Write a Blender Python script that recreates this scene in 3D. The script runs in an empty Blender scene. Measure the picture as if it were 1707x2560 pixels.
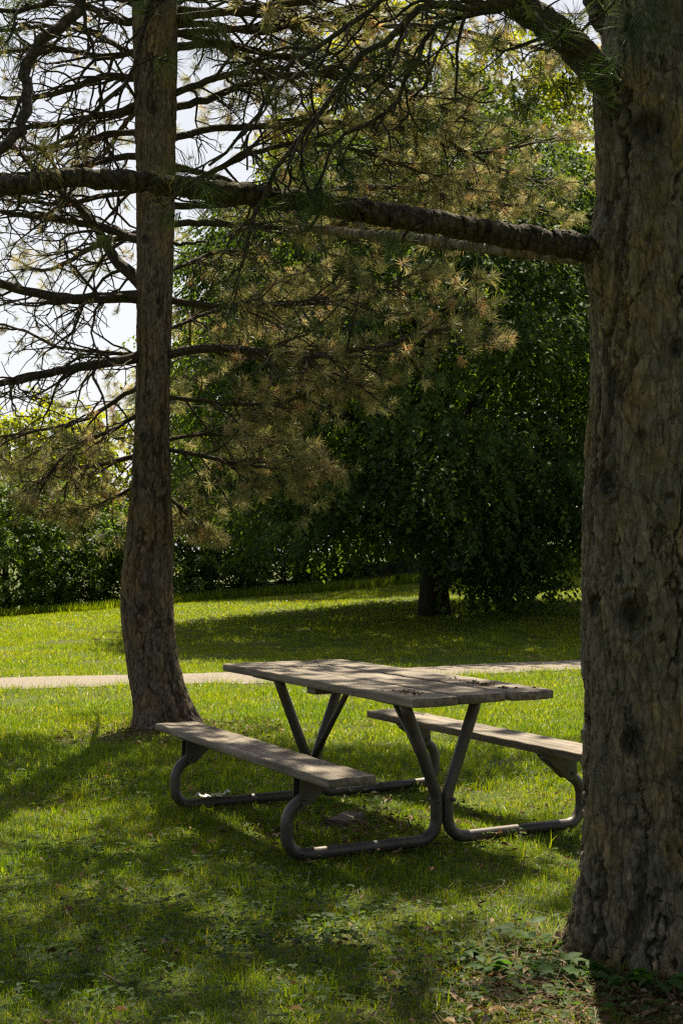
import bpy, math, random
import numpy as np
from mathutils import Vector, Matrix

SC = bpy.context.scene
COL = SC.collection
PI = math.pi
rng = np.random.default_rng(11)

# ------------------------------------------------------------------ camera solved from the picnic table
F, PITCH, ROLL, CAMH = 3538.7, 0.0251, 0.0066, 1.421
K = 1707.0 / 1568.0


def ray(x, y, full=False):
    """direction (y component = 1) of the view ray through a point of the picture"""
    if not full:
        x, y = x * K, y * K
    X, Y = x - 853.5, 1280 - y
    c, s = math.cos(ROLL), math.sin(ROLL)
    X, Y = X * c + Y * s, -X * s + Y * c
    X /= F
    Y /= F
    cp, sp = math.cos(PITCH), math.sin(PITCH)
    v = np.array([X, cp - Y * sp, sp + Y * cp])
    return v / v[1]


def at(x, y, d, full=False):
    v = ray(x, y, full)
    return np.array([v[0] * d, d, CAMH + v[2] * d])


def at_z(x, y, z, full=False):
    v = ray(x, y, full)
    d = (z - CAMH) / v[2]
    return np.array([v[0] * d, d, z])


def terrain(x, y):
    x = np.asarray(x, float)
    y = np.asarray(y, float)
    g = np.clip((y - 17.2) / 18.5, 0, 1.6)
    g = g * g / (g + 0.06)
    a = np.clip(0.48 + 0.08 * x, -0.2, 1.5)
    return g * a + 0.018 * np.sin(x * 0.9 + 1.3) * np.sin(y * 0.7) * np.clip((y - 9) / 4, 0, 1)


def ground(x, y, full=False):
    d = 10.0
    v = ray(x, y, full)
    for _ in range(60):
        d2 = (float(terrain(v[0] * d, d)) - CAMH) / v[2]
        d = 0.6 * d + 0.4 * d2
    return np.array([v[0] * d, d, float(terrain(v[0] * d, d))])


# ------------------------------------------------------------------ vectorised noise
def hsh(ix, iy, iz, seed):
    n = (ix.astype(np.int64) * 374761393 + iy.astype(np.int64) * 668265263 + iz.astype(np.int64) * 2147483647 + seed * 974634777) & 0xFFFFFFFF
    n = ((n ^ (n >> 13)) * 1274126177) & 0xFFFFFFFF
    n = ((n ^ (n >> 16)) * 2246822519) & 0xFFFFFFFF
    return ((n ^ (n >> 15)) & 0xFFFFFF) / float(0x1000000)


def vnoise(p, seed=0):
    i = np.floor(p)
    f = p - i
    f = f * f * (3 - 2 * f)
    i = i.astype(np.int64)
    out = 0
    for a in (0, 1):
        wa = f[:, 0] if a else 1 - f[:, 0]
        for b in (0, 1):
            wb = f[:, 1] if b else 1 - f[:, 1]
            for c in (0, 1):
                wc = f[:, 2] if c else 1 - f[:, 2]
                out = out + wa * wb * wc * hsh(i[:, 0] + a, i[:, 1] + b, i[:, 2] + c, seed)
    return out


def fbm(p, oct=4, seed=0):
    s, a, t = 0, 0.5, 0
    for o in range(oct):
        s = s + a * vnoise(p * (2.03 ** o) + 17.3 * o, seed + o)
        t += a
        a *= 0.5
    return s / t


def worley(p, seed=0):
    i = np.floor(p).astype(np.int64)
    f1 = np.full(len(p), 9.0)
    f2 = np.full(len(p), 9.0)
    cid = np.zeros(len(p))
    for a in (-1, 0, 1):
        for b in (-1, 0, 1):
            for c in (-1, 0, 1):
                x, y, z = i[:, 0] + a, i[:, 1] + b, i[:, 2] + c
                q = np.stack([x + hsh(x, y, z, seed), y + hsh(x, y, z, seed + 1), z + hsh(x, y, z, seed + 2)], 1)
                d = np.sqrt(((q - p) ** 2).sum(1))
                h = hsh(x, y, z, seed + 3)
                cl = d < f1
                f2 = np.where(cl, f1, np.minimum(f2, d))
                cid = np.where(cl, h, cid)
                f1 = np.where(cl, d, f1)
    return f1, f2, cid


def sstep(a, b, x):
    t = np.clip((x - a) / (b - a), 0, 1)
    return t * t * (3 - 2 * t)


# ------------------------------------------------------------------ mesh helpers
def mesh_np(name, verts, quads=None, tris=None, mat=None, parent=None, smooth=False, attrs=None, loc=None):
    verts = np.asarray(verts, np.float32)
    if loc is not None:
        verts = verts - np.asarray(loc, np.float32)
    me = bpy.data.meshes.new(name)
    nq = 0 if quads is None else len(quads)
    nt = 0 if tris is None else len(tris)
    loops, starts = [], []
    if nq:
        loops.append(np.asarray(quads, np.int32).ravel())
        starts.append(np.arange(nq, dtype=np.int32) * 4)
    if nt:
        loops.append(np.asarray(tris, np.int32).ravel())
        starts.append(nq * 4 + np.arange(nt, dtype=np.int32) * 3)
    loops = np.concatenate(loops)
    starts = np.concatenate(starts)
    me.vertices.add(len(verts))
    me.vertices.foreach_set('co', verts.ravel())
    me.loops.add(len(loops))
    me.loops.foreach_set('vertex_index', loops)
    me.polygons.add(nq + nt)
    me.polygons.foreach_set('loop_start', starts)
    if smooth:
        me.polygons.foreach_set('use_smooth', np.ones(nq + nt, bool))
    me.update(calc_edges=True)
    for k, v in (attrs or {}).items():
        at_ = me.attributes.new(k, 'FLOAT', 'POINT')
        at_.data.foreach_set('value', np.asarray(v, np.float32))
    if mat:
        me.materials.append(mat)
    o = bpy.data.objects.new(name, me)
    COL.objects.link(o)
    if loc is not None:
        o.location = loc
    if parent:
        o.parent = parent
    return o


def empty(name, loc, label=None, cat=None, group=None, rotz=0):
    o = bpy.data.objects.new(name, None)
    o.empty_display_size = 0.2
    COL.objects.link(o)
    o.location = loc
    o.rotation_euler = (0, 0, rotz)
    tag(o, label, cat, group)
    return o


def tag(o, label=None, cat=None, group=None, kind=None):
    for k, v in (('label', label), ('category', cat), ('group', group), ('kind', kind)):
        if v:
            o[k] = v
    return o


def nrm(v):
    v = np.asarray(v, float)
    return v / (np.linalg.norm(v, axis=-1, keepdims=True) + 1e-12)


class Tubes:
    def __init__(s):
        s.v, s.q, s.t, s.n = [], [], [], 0

    def add(s, P, R, sides=5, cap=True, rough=0, seed=0):
        P = np.asarray(P, float)
        R = np.asarray(R, float)
        n = len(P)
        T = np.gradient(P, axis=0)
        T = nrm(T)
        ref = np.array([0.31, 0.2, 0.93]) if abs(T[0, 2]) < 0.8 else np.array([0.9, 0.3, 0.1])
        A = nrm(np.cross(T, ref))
        for i in range(1, n):          # keep the frame from flipping
            a = A[i - 1] - T[i] * (A[i - 1] @ T[i])
            A[i] = a / (np.linalg.norm(a) + 1e-12)
        B = np.cross(T, A)
        th = np.arange(sides) / sides * 2 * PI
        rr = R[:, None] * np.ones(sides)
        if rough:
            q = np.stack([np.cos(th)[None, :] * 2.2 + 0 * rr, np.sin(th)[None, :] * 2.2 + 0 * rr, (np.arange(n) * 0.16)[:, None] + 0 * rr], -1).reshape(-1, 3)
            rr = rr * (1 + rough * (fbm(q, 3, seed + 5).reshape(n, sides) - 0.5) * 2)
            q2 = np.stack([q[:, 0] * 0, q[:, 1] * 0, q[:, 2] * 0.3], 1)
            rr = rr * (1 + 0.6 * rough * (vnoise(q2, seed + 9).reshape(n, sides) - 0.5))
        V = P[:, None, :] + rr[..., None] * (np.cos(th)[None, :, None] * A[:, None, :] + np.sin(th)[None, :, None] * B[:, None, :])
        base = s.n
        s.v.append(V.reshape(-1, 3))
        i = np.arange(n - 1)[:, None]
        j = np.arange(sides)[None, :]
        jn = (j + 1) % sides
        s.q.append(np.stack([base + i * sides + j, base + i * sides + jn, base + (i + 1) * sides + jn, base + (i + 1) * sides + j], -1).reshape(-1, 4))
        s.n += n * sides
        if cap:
            s.v.append(P[[0, -1]])
            j = np.arange(sides)
            jn = (j + 1) % sides
            s.t.append(np.stack([np.full(sides, s.n), base + jn, base + j], -1))
            e = base + (n - 1) * sides
            s.t.append(np.stack([np.full(sides, s.n + 1), e + j, e + jn], -1))
            s.n += 2

    def build(s, name, mat, parent=None, smooth=True, loc=None):
        t = np.concatenate(s.t) if s.t else None
        return mesh_np(name, np.concatenate(s.v), np.concatenate(s.q), t, mat, parent, smooth, None, loc)


def spline(pts, n):
    """Catmull-Rom through pts, n samples evenly spread"""
    P = np.asarray(pts, float)
    P = np.vstack([2 * P[0] - P[1], P, 2 * P[-1] - P[-2]])
    out = []
    m = 24
    for i in range(1, len(P) - 2):
        t = np.linspace(0, 1, m, endpoint=False)[:, None]
        a, b, c, d = P[i - 1], P[i], P[i + 1], P[i + 2]
        out.append(0.5 * (2 * b + (c - a) * t + (2 * a - 5 * b + 4 * c - d) * t ** 2 + (3 * b - a - 3 * c + d) * t ** 3))
    out.append(P[-2][None])
    Q = np.concatenate(out)
    L = np.concatenate([[0], np.cumsum(np.linalg.norm(np.diff(Q[:, :3], axis=0), axis=1))])
    s = np.linspace(0, L[-1], n)
    return np.stack([np.interp(s, L, Q[:, k]) for k in range(Q.shape[1])], 1)


# ------------------------------------------------------------------ materials
def new_mat(name):
    m = bpy.data.materials.new(name)
    m.use_nodes = True
    nt = m.node_tree
    nt.nodes.clear()
    return m, nt, nt.nodes, nt.links


def ramp(N, stops):
    r = N.new('ShaderNodeValToRGB')
    e = r.color_ramp.elements
    while len(e) < len(stops):
        e.new(0.5)
    for k, (p, c) in enumerate(stops):
        e[k].position = p
        e[k].color = (*c, 1)
    return r


def noise_node(N, L, vec, scale, detail=4, rough=0.55, dist=0):
    n = N.new('ShaderNodeTexNoise')
    n.inputs['Scale'].default_value = scale
    n.inputs['Detail'].default_value = detail
    n.inputs['Roughness'].default_value = rough
    n.inputs['Distortion'].default_value = dist
    if vec is not None:
        L.new(vec, n.inputs['Vector'])
    return n


def mapping(N, L, scale, coord='Object'):
    tc = N.new('ShaderNodeTexCoord')
    mp = N.new('ShaderNodeMapping')
    mp.inputs['Scale'].default_value = scale
    L.new(tc.outputs[coord], mp.inputs['Vector'])
    return mp.outputs['Vector']


def mixc(N, L, fac, a, b, blend='MIX'):
    m = N.new('ShaderNodeMix')
    m.data_type = 'RGBA'
    m.blend_type = blend
    for sock, val in ((m.inputs[0], fac), (m.inputs[6], a), (m.inputs[7], b)):
        if hasattr(val, 'is_linked'):
            L.new(val, sock)
        elif isinstance(val, (int, float)):
            sock.default_value = val
        else:
            sock.default_value = (*val, 1)
    return m.outputs[2]


def leaf_mat(name, stops, trans=0.45, tmul=(1.5, 1.7, 0.9), rough=0.45, spec=0.4, patch=None):
    m, nt, N, L = new_mat(name)
    a = N.new('ShaderNodeAttribute')
    a.attribute_name = 'rnd'
    r = ramp(N, stops)
    L.new(a.outputs['Fac'], r.inputs[0])
    c = r.outputs[0]
    if patch:
        nz = noise_node(N, L, mapping(N, L, (1, 1, 1)), patch[0], 3)
        rp = ramp(N, [(0.38, (0, 0, 0)), (0.62, (1, 1, 1))])
        L.new(nz.outputs[0], rp.inputs[0])
        c = mixc(N, L, rp.outputs[0], c, mixc(N, L, 1.0, c, patch[1], 'MULTIPLY'))
    p = N.new('ShaderNodeBsdfPrincipled')
    L.new(c, p.inputs['Base Color'])
    p.inputs['Roughness'].default_value = rough
    p.inputs['Specular IOR Level'].default_value = spec
    t = N.new('ShaderNodeBsdfTranslucent')
    L.new(mixc(N, L, 1.0, c, tmul, 'MULTIPLY'), t.inputs['Color'])
    mx = N.new('ShaderNodeMixShader')
    mx.inputs[0].default_value = trans
    L.new(p.outputs[0], mx.inputs[1])
    L.new(t.outputs[0], mx.inputs[2])
    o = N.new('ShaderNodeOutputMaterial')
    L.new(mx.outputs[0], o.inputs[0])
    return m


def bark_mat(name, dark, mid, light, zs=0.25, scale=14, bump=0.5, lichen=None, dist=0.012, plate=0.0):
    m, nt, N, L = new_mat(name)
    v = mapping(N, L, (1, 1, zs))
    n1 = noise_node(N, L, mapping(N, L, (1, 1, 0.42 if plate else zs)), scale * 2.4 if plate else scale, 10, 0.75, 0.8)
    r = ramp(N, [(0.33, dark), (0.49, mid), (0.66, light)])
    L.new(n1.outputs[0], r.inputs[0])
    c = r.outputs[0]
    n2 = noise_node(N, L, mapping(N, L, (1, 1, 0.6)), 5.5, 4, 0.6)
    r2 = ramp(N, [(0.48, (0, 0, 0)), (0.62, (1, 1, 1))])
    L.new(n2.outputs[0], r2.inputs[0])
    c = mixc(N, L, r2.outputs[0], c, mixc(N, L, 1.0, c, lichen or (1.3, 1.12, 0.8), 'MULTIPLY'))
    n4 = noise_node(N, L, mapping(N, L, (1, 1, 0.5)), 38, 2, 0.5)
    r4 = ramp(N, [(0.64, (0, 0, 0)), (0.72, (1, 1, 1))])
    L.new(n4.outputs[0], r4.inputs[0])
    c = mixc(N, L, r4.outputs[0], c, mixc(N, L, 1.0, c, (1.8, 1.65, 1.35), 'MULTIPLY'))
    n3 = noise_node(N, L, v, scale * 3.2, 8, 0.72, 0.4)
    height = n3.outputs[0]
    if plate:
        # loose scales: warped cells with their own tint, and a bump step at their rims
        wn = noise_node(N, L, mapping(N, L, (1, 1, 0.5)), 16, 4, 0.6)
        vm = N.new('ShaderNodeVectorMath')
        vm.operation = 'MULTIPLY_ADD'
        vm.inputs[1].default_value = (0.05, 0.05, 0.03)
        L.new(wn.outputs['Color'], vm.inputs[0])
        L.new(v, vm.inputs[2])
        vo = N.new('ShaderNodeTexVoronoi')
        vo.feature = 'DISTANCE_TO_EDGE'
        vo.inputs['Scale'].default_value = plate
        L.new(vm.outputs[0], vo.inputs['Vector'])
        vc = N.new('ShaderNodeTexVoronoi')
        vc.inputs['Scale'].default_value = plate
        L.new(vm.outputs[0], vc.inputs['Vector'])
        sp = N.new('ShaderNodeSeparateColor')
        L.new(vc.outputs['Color'], sp.inputs[0])
        rt = ramp(N, [(0.0, (0.78, 0.77, 0.75)), (0.5, (1, 1, 1)), (1.0, (1.16, 1.13, 1.07))])
        L.new(sp.outputs[0], rt.inputs[0])
        c = mixc(N, L, 1.0, c, rt.outputs[0], 'MULTIPLY')
        re = ramp(N, [(0.0, (0, 0, 0)), (0.10, (0.8, 0.8, 0.8)), (0.5, (1, 1, 1))])
        L.new(vo.outputs['Distance'], re.inputs[0])
        ma = N.new('ShaderNodeMath')
        ma.operation = 'MULTIPLY_ADD'
        ma.inputs[1].default_value = 0.75
        L.new(n3.outputs[0], ma.inputs[0])
        L.new(re.outputs[0], ma.inputs[2])
        mb = N.new('ShaderNodeMath')
        mb.operation = 'MULTIPLY_ADD'
        mb.inputs[1].default_value = 0.6
        L.new(sp.outputs[1], mb.inputs[0])
        L.new(ma.outputs[0], mb.inputs[2])
        height = mb.outputs[0]
    a = N.new('ShaderNodeAttribute')
    a.attribute_name = 'knot'
    c = mixc(N, L, a.outputs['Fac'], c, (dark[0] * 0.55, dark[1] * 0.5, dark[2] * 0.5))
    a2 = N.new('ShaderNodeAttribute')
    a2.attribute_name = 'fissure'
    c = mixc(N, L, a2.outputs['Fac'], c, (dark[0] * 0.8, dark[1] * 0.72, dark[2] * 0.65))
    p = N.new('ShaderNodeBsdfPrincipled')
    L.new(c, p.inputs['Base Color'])
    p.inputs['Roughness'].default_value = 0.85
    p.inputs['Specular IOR Level'].default_value = 0.25
    b = N.new('ShaderNodeBump')
    b.inputs['Strength'].default_value = bump
    b.inputs['Distance'].default_value = dist
    L.new(height, b.inputs['Height'])
    L.new(b.outputs[0], p.inputs['Normal'])
    o = N.new('ShaderNodeOutputMaterial')
    L.new(p.outputs[0], o.inputs[0])
    return m


def simple_mat(name, stops, scale=6, mscale=(1, 1, 1), rough=0.7, metal=0, bump=0.3, bdist=0.004, bscale=40, spec=0.4, detail=6, spots=None):
    m, nt, N, L = new_mat(name)
    v = mapping(N, L, mscale)
    n1 = noise_node(N, L, v, scale, detail, 0.6, 0.3)
    r = ramp(N, stops)
    L.new(n1.outputs[0], r.inputs[0])
    c = r.outputs[0]
    if spots:                               # (scale, threshold, colour): rust, grit or stains with an outline of their own
        for sc_, th_, col_ in spots:
            ns = noise_node(N, L, v, sc_, 5, 0.65, 0.4)
            rs = ramp(N, [(th_, (0, 0, 0)), (th_ + 0.06, (1, 1, 1))])
            L.new(ns.outputs[0], rs.inputs[0])
            c = mixc(N, L, rs.outputs[0], c, col_)
    p = N.new('ShaderNodeBsdfPrincipled')
    L.new(c, p.inputs['Base Color'])
    p.inputs['Roughness'].default_value = rough
    p.inputs['Metallic'].default_value = metal
    p.inputs['Specular IOR Level'].default_value = spec
    n2 = noise_node(N, L, v, bscale, 6, 0.65)
    b = N.new('ShaderNodeBump')
    b.inputs['Strength'].default_value = bump
    b.inputs['Distance'].default_value = bdist
    L.new(n2.outputs[0], b.inputs['Height'])
    L.new(b.outputs[0], p.inputs['Normal'])
    o = N.new('ShaderNodeOutputMaterial')
    L.new(p.outputs[0], o.inputs[0])
    return m


def wood_mat():
    m, nt, N, L = new_mat('weathered_wood')
    tc = N.new('ShaderNodeTexCoord')
    oi = N.new('ShaderNodeObjectInfo')
    sh = N.new('ShaderNodeVectorMath')
    sh.operation = 'MULTIPLY_ADD'
    sh.inputs[1].default_value = (1, 1, 1)
    cmb = N.new('ShaderNodeCombineXYZ')
    ml = N.new('ShaderNodeMath')
    ml.operation = 'MULTIPLY'
    ml.inputs[1].default_value = 37.0
    L.new(oi.outputs['Random'], ml.inputs[0])
    L.new(ml.outputs[0], cmb.inputs[0])
    L.new(ml.outputs[0], cmb.inputs[1])
    L.new(tc.outputs['Object'], sh.inputs[0])
    L.new(cmb.outputs[0], sh.inputs[2])

    def mp(s):
        k = N.new('ShaderNodeMapping')
        k.inputs['Scale'].default_value = s
        L.new(sh.outputs[0], k.inputs['Vector'])
        return k.outputs[0]
    g = noise_node(N, L, mp((1.6, 38, 38)), 1.0, 6, 0.6, 0.35)       # grain
    r = ramp(N, [(0.28, (0.075, 0.06, 0.044)), (0.45, (0.18, 0.148, 0.11)), (0.6, (0.27, 0.225, 0.17)), (0.75, (0.35, 0.295, 0.23))])
    L.new(g.outputs[0], r.inputs[0])
    s = noise_node(N, L, mp((2.2, 7, 7)), 1.0, 5, 0.6, 0.5)          # stains
    rs = ramp(N, [(0.35, (0.55, 0.52, 0.5)), (0.6, (1, 1, 1)), (0.8, (1.0, 0.97, 0.92))])
    L.new(s.outputs[0], rs.inputs[0])
    c = mixc(N, L, 1.0, r.outputs[0], rs.outputs[0], 'MULTIPLY')
    k = noise_node(N, L, mp((0.9, 24, 24)), 1.0, 3, 0.5, 0.8)        # cracks
    rk = ramp(N, [(0.485, (0, 0, 0)), (0.5, (1, 1, 1)), (0.515, (0, 0, 0))])
    L.new(k.outputs[0], rk.inputs[0])
    ck = N.new('ShaderNodeMath')
    ck.operation = 'MULTIPLY'
    kk = noise_node(N, L, mp((3, 9, 9)), 1.0, 2)
    rkk = ramp(N, [(0.5, (0, 0, 0)), (0.62, (1, 1, 1))])
    L.new(kk.outputs[0], rkk.inputs[0])
    L.new(rk.outputs[0], ck.inputs[0])
    L.new(rkk.outputs[0], ck.inputs[1])
    c = mixc(N, L, ck.outputs[0], c, (0.035, 0.027, 0.02))
    p = N.new('ShaderNodeBsdfPrincipled')
    L.new(c, p.inputs['Base Color'])
    p.inputs['Roughness'].default_value = 0.72
    p.inputs['Specular IOR Level'].default_value = 0.35
    sub = N.new('ShaderNodeMath')
    sub.operation = 'SUBTRACT'
    L.new(g.outputs[0], sub.inputs[0])
    L.new(ck.outputs[0], sub.inputs[1])
    b = N.new('ShaderNodeBump')
    b.inputs['Strength'].default_value = 0.55
    b.inputs['Distance'].default_value = 0.006
    L.new(sub.outputs[0], b.inputs['Height'])
    L.new(b.outputs[0], p.inputs['Normal'])
    o = N.new('ShaderNodeOutputMaterial')
    L.new(p.outputs[0], o.inputs[0])
    return m


def ground_mat():
    m, nt, N, L = new_mat('lawn_soil')
    v = mapping(N, L, (1, 1, 1))
    a = noise_node(N, L, v, 1.3, 5, 0.6)
    r = ramp(N, [(0.3, (0.055, 0.065, 0.014)), (0.5, (0.07, 0.10, 0.012)), (0.7, (0.095, 0.12, 0.016))])
    L.new(a.outputs[0], r.inputs[0])
    f = noise_node(N, L, v, 60, 5, 0.7)
    rf = ramp(N, [(0.3, (0.45, 0.42, 0.4)), (0.55, (1, 1, 1)), (0.75, (1.35, 1.25, 1.1))])
    L.new(f.outputs[0], rf.inputs[0])
    c = mixc(N, L, 1.0, r.outputs[0], rf.outputs[0], 'MULTIPLY')
    p2 = noise_node(N, L, v, 0.9, 4, 0.6)
    rp = ramp(N, [(0.5, (0, 0, 0)), (0.66, (1, 1, 1))])
    L.new(p2.outputs[0], rp.inputs[0])
    at_ = N.new('ShaderNodeAttribute')
    at_.attribute_name = 'worn'
    ad = N.new('ShaderNodeMath')
    ad.operation = 'MULTIPLY_ADD'
    ad.inputs[1].default_value = 0.5
    ad.use_clamp = True
    L.new(rp.outputs[0], ad.inputs[0])
    L.new(at_.outputs['Fac'], ad.inputs[2])
    soil = mixc(N, L, f.outputs[0], (0.035, 0.024, 0.014), (0.15, 0.115, 0.06))
    c = mixc(N, L, ad.outputs[0], c, soil)
    p = N.new('ShaderNodeBsdfPrincipled')
    L.new(c, p.inputs['Base Color'])
    p.inputs['Roughness'].default_value = 0.9
    p.inputs['Specular IOR Level'].default_value = 0.2
    b = N.new('ShaderNodeBump')
    b.inputs['Strength'].default_value = 0.8
    b.inputs['Distance'].default_value = 0.02
    L.new(f.outputs[0], b.inputs['Height'])
    L.new(b.outputs[0], p.inputs['Normal'])
    o = N.new('ShaderNodeOutputMaterial')
    L.new(p.outputs[0], o.inputs[0])
    return m


M_BARK_L = bark_mat('pine_bark_brown', (0.04, 0.03, 0.021), (0.125, 0.096, 0.069), (0.25, 0.2, 0.15), 0.22, 16, 0.75, None, 0.011, 34)
M_BARK_R = bark_mat('pine_bark_grey', (0.05, 0.043, 0.027), (0.13, 0.113, 0.075), (0.25, 0.22, 0.155), 0.28, 16, 0.9, None, 0.013, 26)
M_LIMB = bark_mat('limb_bark', (0.025, 0.02, 0.014), (0.065, 0.05, 0.034), (0.13, 0.105, 0.07), 0.8, 26, 1.0, (1.1, 1.15, 0.7), 0.012, 32)
M_TRUNK = bark_mat('leaf_tree_bark', (0.012, 0.01, 0.008), (0.028, 0.023, 0.018), (0.055, 0.047, 0.037), 0.3, 8, 0.6)
M_NEEDLE_L = leaf_mat('dry_pine_needles', [(0.0, (0.055, 0.082, 0.03)), (0.3, (0.14, 0.145, 0.052)), (0.6, (0.25, 0.23, 0.115)), (0.9, (0.42, 0.37, 0.235)), (0.97, (0.36, 0.19, 0.09))], 0.48, (1.7, 1.65, 1.1), 0.5, 0.35)
M_NEEDLE_R = leaf_mat('green_pine_needles', [(0.0, (0.03, 0.055, 0.018)), (0.6, (0.06, 0.085, 0.025)), (0.9, (0.13, 0.12, 0.045)), (1.0, (0.2, 0.13, 0.06))], 0.4, (1.6, 1.7, 0.8), 0.55, 0.25)
M_LINDEN = leaf_mat('dark_broad_leaves', [(0.0, (0.032, 0.058, 0.019)), (0.5, (0.06, 0.1, 0.027)), (0.85, (0.092, 0.135, 0.031)), (1.0, (0.12, 0.15, 0.034))], 0.42, (2.4, 2.4, 0.5), 0.65, 0.18)
M_HEDGE = leaf_mat('mid_green_leaves', [(0.0, (0.038, 0.07, 0.015)), (0.5, (0.075, 0.12, 0.022)), (1.0, (0.15, 0.19, 0.032))], 0.58, (2.8, 2.8, 0.5), 0.55, 0.25)
M_PALE = leaf_mat('pale_backlit_leaves', [(0.0, (0.06, 0.085, 0.012)), (0.5, (0.11, 0.135, 0.018)), (1.0, (0.18, 0.19, 0.026))], 0.65, (3.0, 2.7, 0.5), 0.6, 0.2)
M_GRASS = leaf_mat('grass_blades', [(0.0, (0.042, 0.086, 0.007)), (0.5, (0.092, 0.152, 0.009)), (0.9, (0.152, 0.192, 0.014)), (0.96, (0.19, 0.215, 0.035)), (1.0, (0.28, 0.25, 0.12))], 0.54, (2.3, 2.3, 0.35), 0.4, 0.4, (0.7, (1.3, 1.1, 0.9)))
M_CLOVER = leaf_mat('clover_leaves', [(0.0, (0.025, 0.055, 0.012)), (0.6, (0.045, 0.085, 0.016)), (1.0, (0.08, 0.12, 0.03))], 0.45, (1.7, 1.9, 0.6), 0.6, 0.18)
M_WEED = leaf_mat('broad_weed_leaves', [(0.0, (0.03, 0.075, 0.014)), (1.0, (0.06, 0.12, 0.02))], 0.45, (1.7, 2.0, 0.6), 0.6, 0.2)
M_DEAD = leaf_mat('dead_leaves', [(0.0, (0.08, 0.042, 0.018)), (0.5, (0.155, 0.095, 0.045)), (1.0, (0.30, 0.215, 0.125))], 0.25, (1.2, 1.1, 0.9), 0.6, 0.3)
M_WOOD = wood_mat()
M_STEEL = simple_mat('grey_steel_tube', [(0.3, (0.055, 0.047, 0.04)), (0.55, (0.088, 0.076, 0.066)), (0.75, (0.13, 0.114, 0.1))], 7, (1, 1, 1), 0.45, 0.3, 0.3, 0.002, 90, 0.5, 6, [(11, 0.62, (0.085, 0.048, 0.026)), (60, 0.66, (0.24, 0.22, 0.2)), (23, 0.68, (0.045, 0.038, 0.03))])
M_PATH = simple_mat('gravel_path', [(0.28, (0.12, 0.098, 0.075)), (0.5, (0.23, 0.197, 0.155)), (0.72, (0.39, 0.345, 0.285))], 38, (1, 1, 1), 0.9, 0, 0.9, 0.012, 60, 0.2, 8, [(1.6, 0.6, (0.2, 0.165, 0.125)), (26, 0.67, (0.10, 0.085, 0.062))])
M_SLAB = simple_mat('paving_concrete', [(0.3, (0.10, 0.08, 0.06)), (0.6, (0.17, 0.14, 0.105))], 9, (1, 1, 1), 0.85, 0, 0.5, 0.006, 50, 0.25)
M_PAPER = simple_mat('white_paper', [(0.3, (0.7, 0.69, 0.66)), (0.7, (0.85, 0.84, 0.82))], 12, (1, 1, 1), 0.8, 0, 0.3, 0.003, 40, 0.3)
M_WALL = simple_mat('dark_retaining_stone', [(0.3, (0.035, 0.03, 0.025)), (0.7, (0.10, 0.085, 0.07))], 5, (1, 1, 1.5), 0.9, 0, 0.8, 0.02, 14, 0.2)
M_TWIG = simple_mat('dead_twig', [(0.3, (0.06, 0.045, 0.03)), (0.7, (0.16, 0.125, 0.085))], 30, (1, 1, 1), 0.85, 0, 0.4, 0.003, 80, 0.2)
M_SOIL = ground_mat()

# ------------------------------------------------------------------ ground, path
PA = ground(10, 1707, True)
PB = ground(1440, 1660, True)
pdir = (PB - PA)[:2] / np.linalg.norm((PB - PA)[:2])
pnor = np.array([-pdir[1], pdir[0]])
PATH_W = 0.62


def path_dist(x, y):
    s = (x - PA[0]) * pdir[0] + (y - PA[1]) * pdir[1]
    return (x - PA[0]) * pnor[0] + (y - PA[1]) * pnor[1] - 0.004 * (s - 3.5) ** 2 + 0.05


RT = np.array([1.12, 4.98])       # right pine, foot
LT_D = 11.35


def build_ground():
    xs = np.unique(np.concatenate([np.linspace(-9, 9, 181), np.linspace(-40, 40, 81), np.linspace(-400, 400, 41)]))
    ys = np.unique(np.concatenate([np.linspace(2, 20, 181), np.linspace(-20, 60, 161), np.linspace(-300, 600, 46)]))
    X, Y = np.meshgrid(xs, ys)
    n = len(xs)
    Z = terrain(X, Y)
    lump = fbm(np.stack([X.ravel() * 1.7, Y.ravel() * 1.7, 0 * X.ravel()], 1), 3, 3).reshape(X.shape) - 0.5
    Z = Z + 0.05 * lump * np.clip(np.abs(path_dist(X, Y)) - 0.7, 0, 0.5) * 1.2 - 0.012
    i, j = np.meshgrid(np.arange(len(ys) - 1), np.arange(n - 1), indexing='ij')
    q = np.stack([i * n + j, i * n + j + 1, (i + 1) * n + j + 1, (i + 1) * n + j], -1).reshape(-1, 4)
    lt = at(395, 1665, LT_D)
    worn = 0.9 * np.exp(-(((X - RT[0]) ** 2 + (Y - RT[1]) ** 2) / 0.75 ** 2)) + 0.8 * np.exp(-(((X - lt[0]) ** 2 + (Y - lt[1] + 0.2) ** 2) / 0.6 ** 2))
    o = mesh_np('ground', np.stack([X, Y, Z], -1).reshape(-1, 3), q, None, M_SOIL, None, True, {'worn': worn.ravel()})
    tag(o, kind='structure')
    # path
    S = np.arange(-16, 22, 0.12)
    W = np.linspace(-1, 1, 9)
    V = []
    for k, s in enumerate(S):
        c = PA[:2] + pdir * s + pnor * (0.004 * (s - 3.5) ** 2 - 0.05)
        e0 = PATH_W + 0.05 * math.sin(s * 3.1) + 0.12 * (random.random() - 0.5)
        e1 = PATH_W + 0.05 * math.sin(s * 2.3 + 1) + 0.05 * (random.random() - 0.5)
        for w in W:
            p = c + pnor * w * (e1 if w > 0 else e0)
            V.append((p[0], p[1], float(terrain(p[0], p[1])) + 0.014 - 0.02 * abs(w) ** 4))
    m = len(W)
    i, j = np.meshgrid(np.arange(len(S) - 1), np.arange(m - 1), indexing='ij')
    q = np.stack([i * m + j, i * m + j + 1, (i + 1) * m + j + 1, (i + 1) * m + j], -1).reshape(-1, 4)
    o = mesh_np('path', V, q[:, ::-1], None, M_PATH, None, True)
    tag(o, kind='structure')


build_ground()

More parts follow.
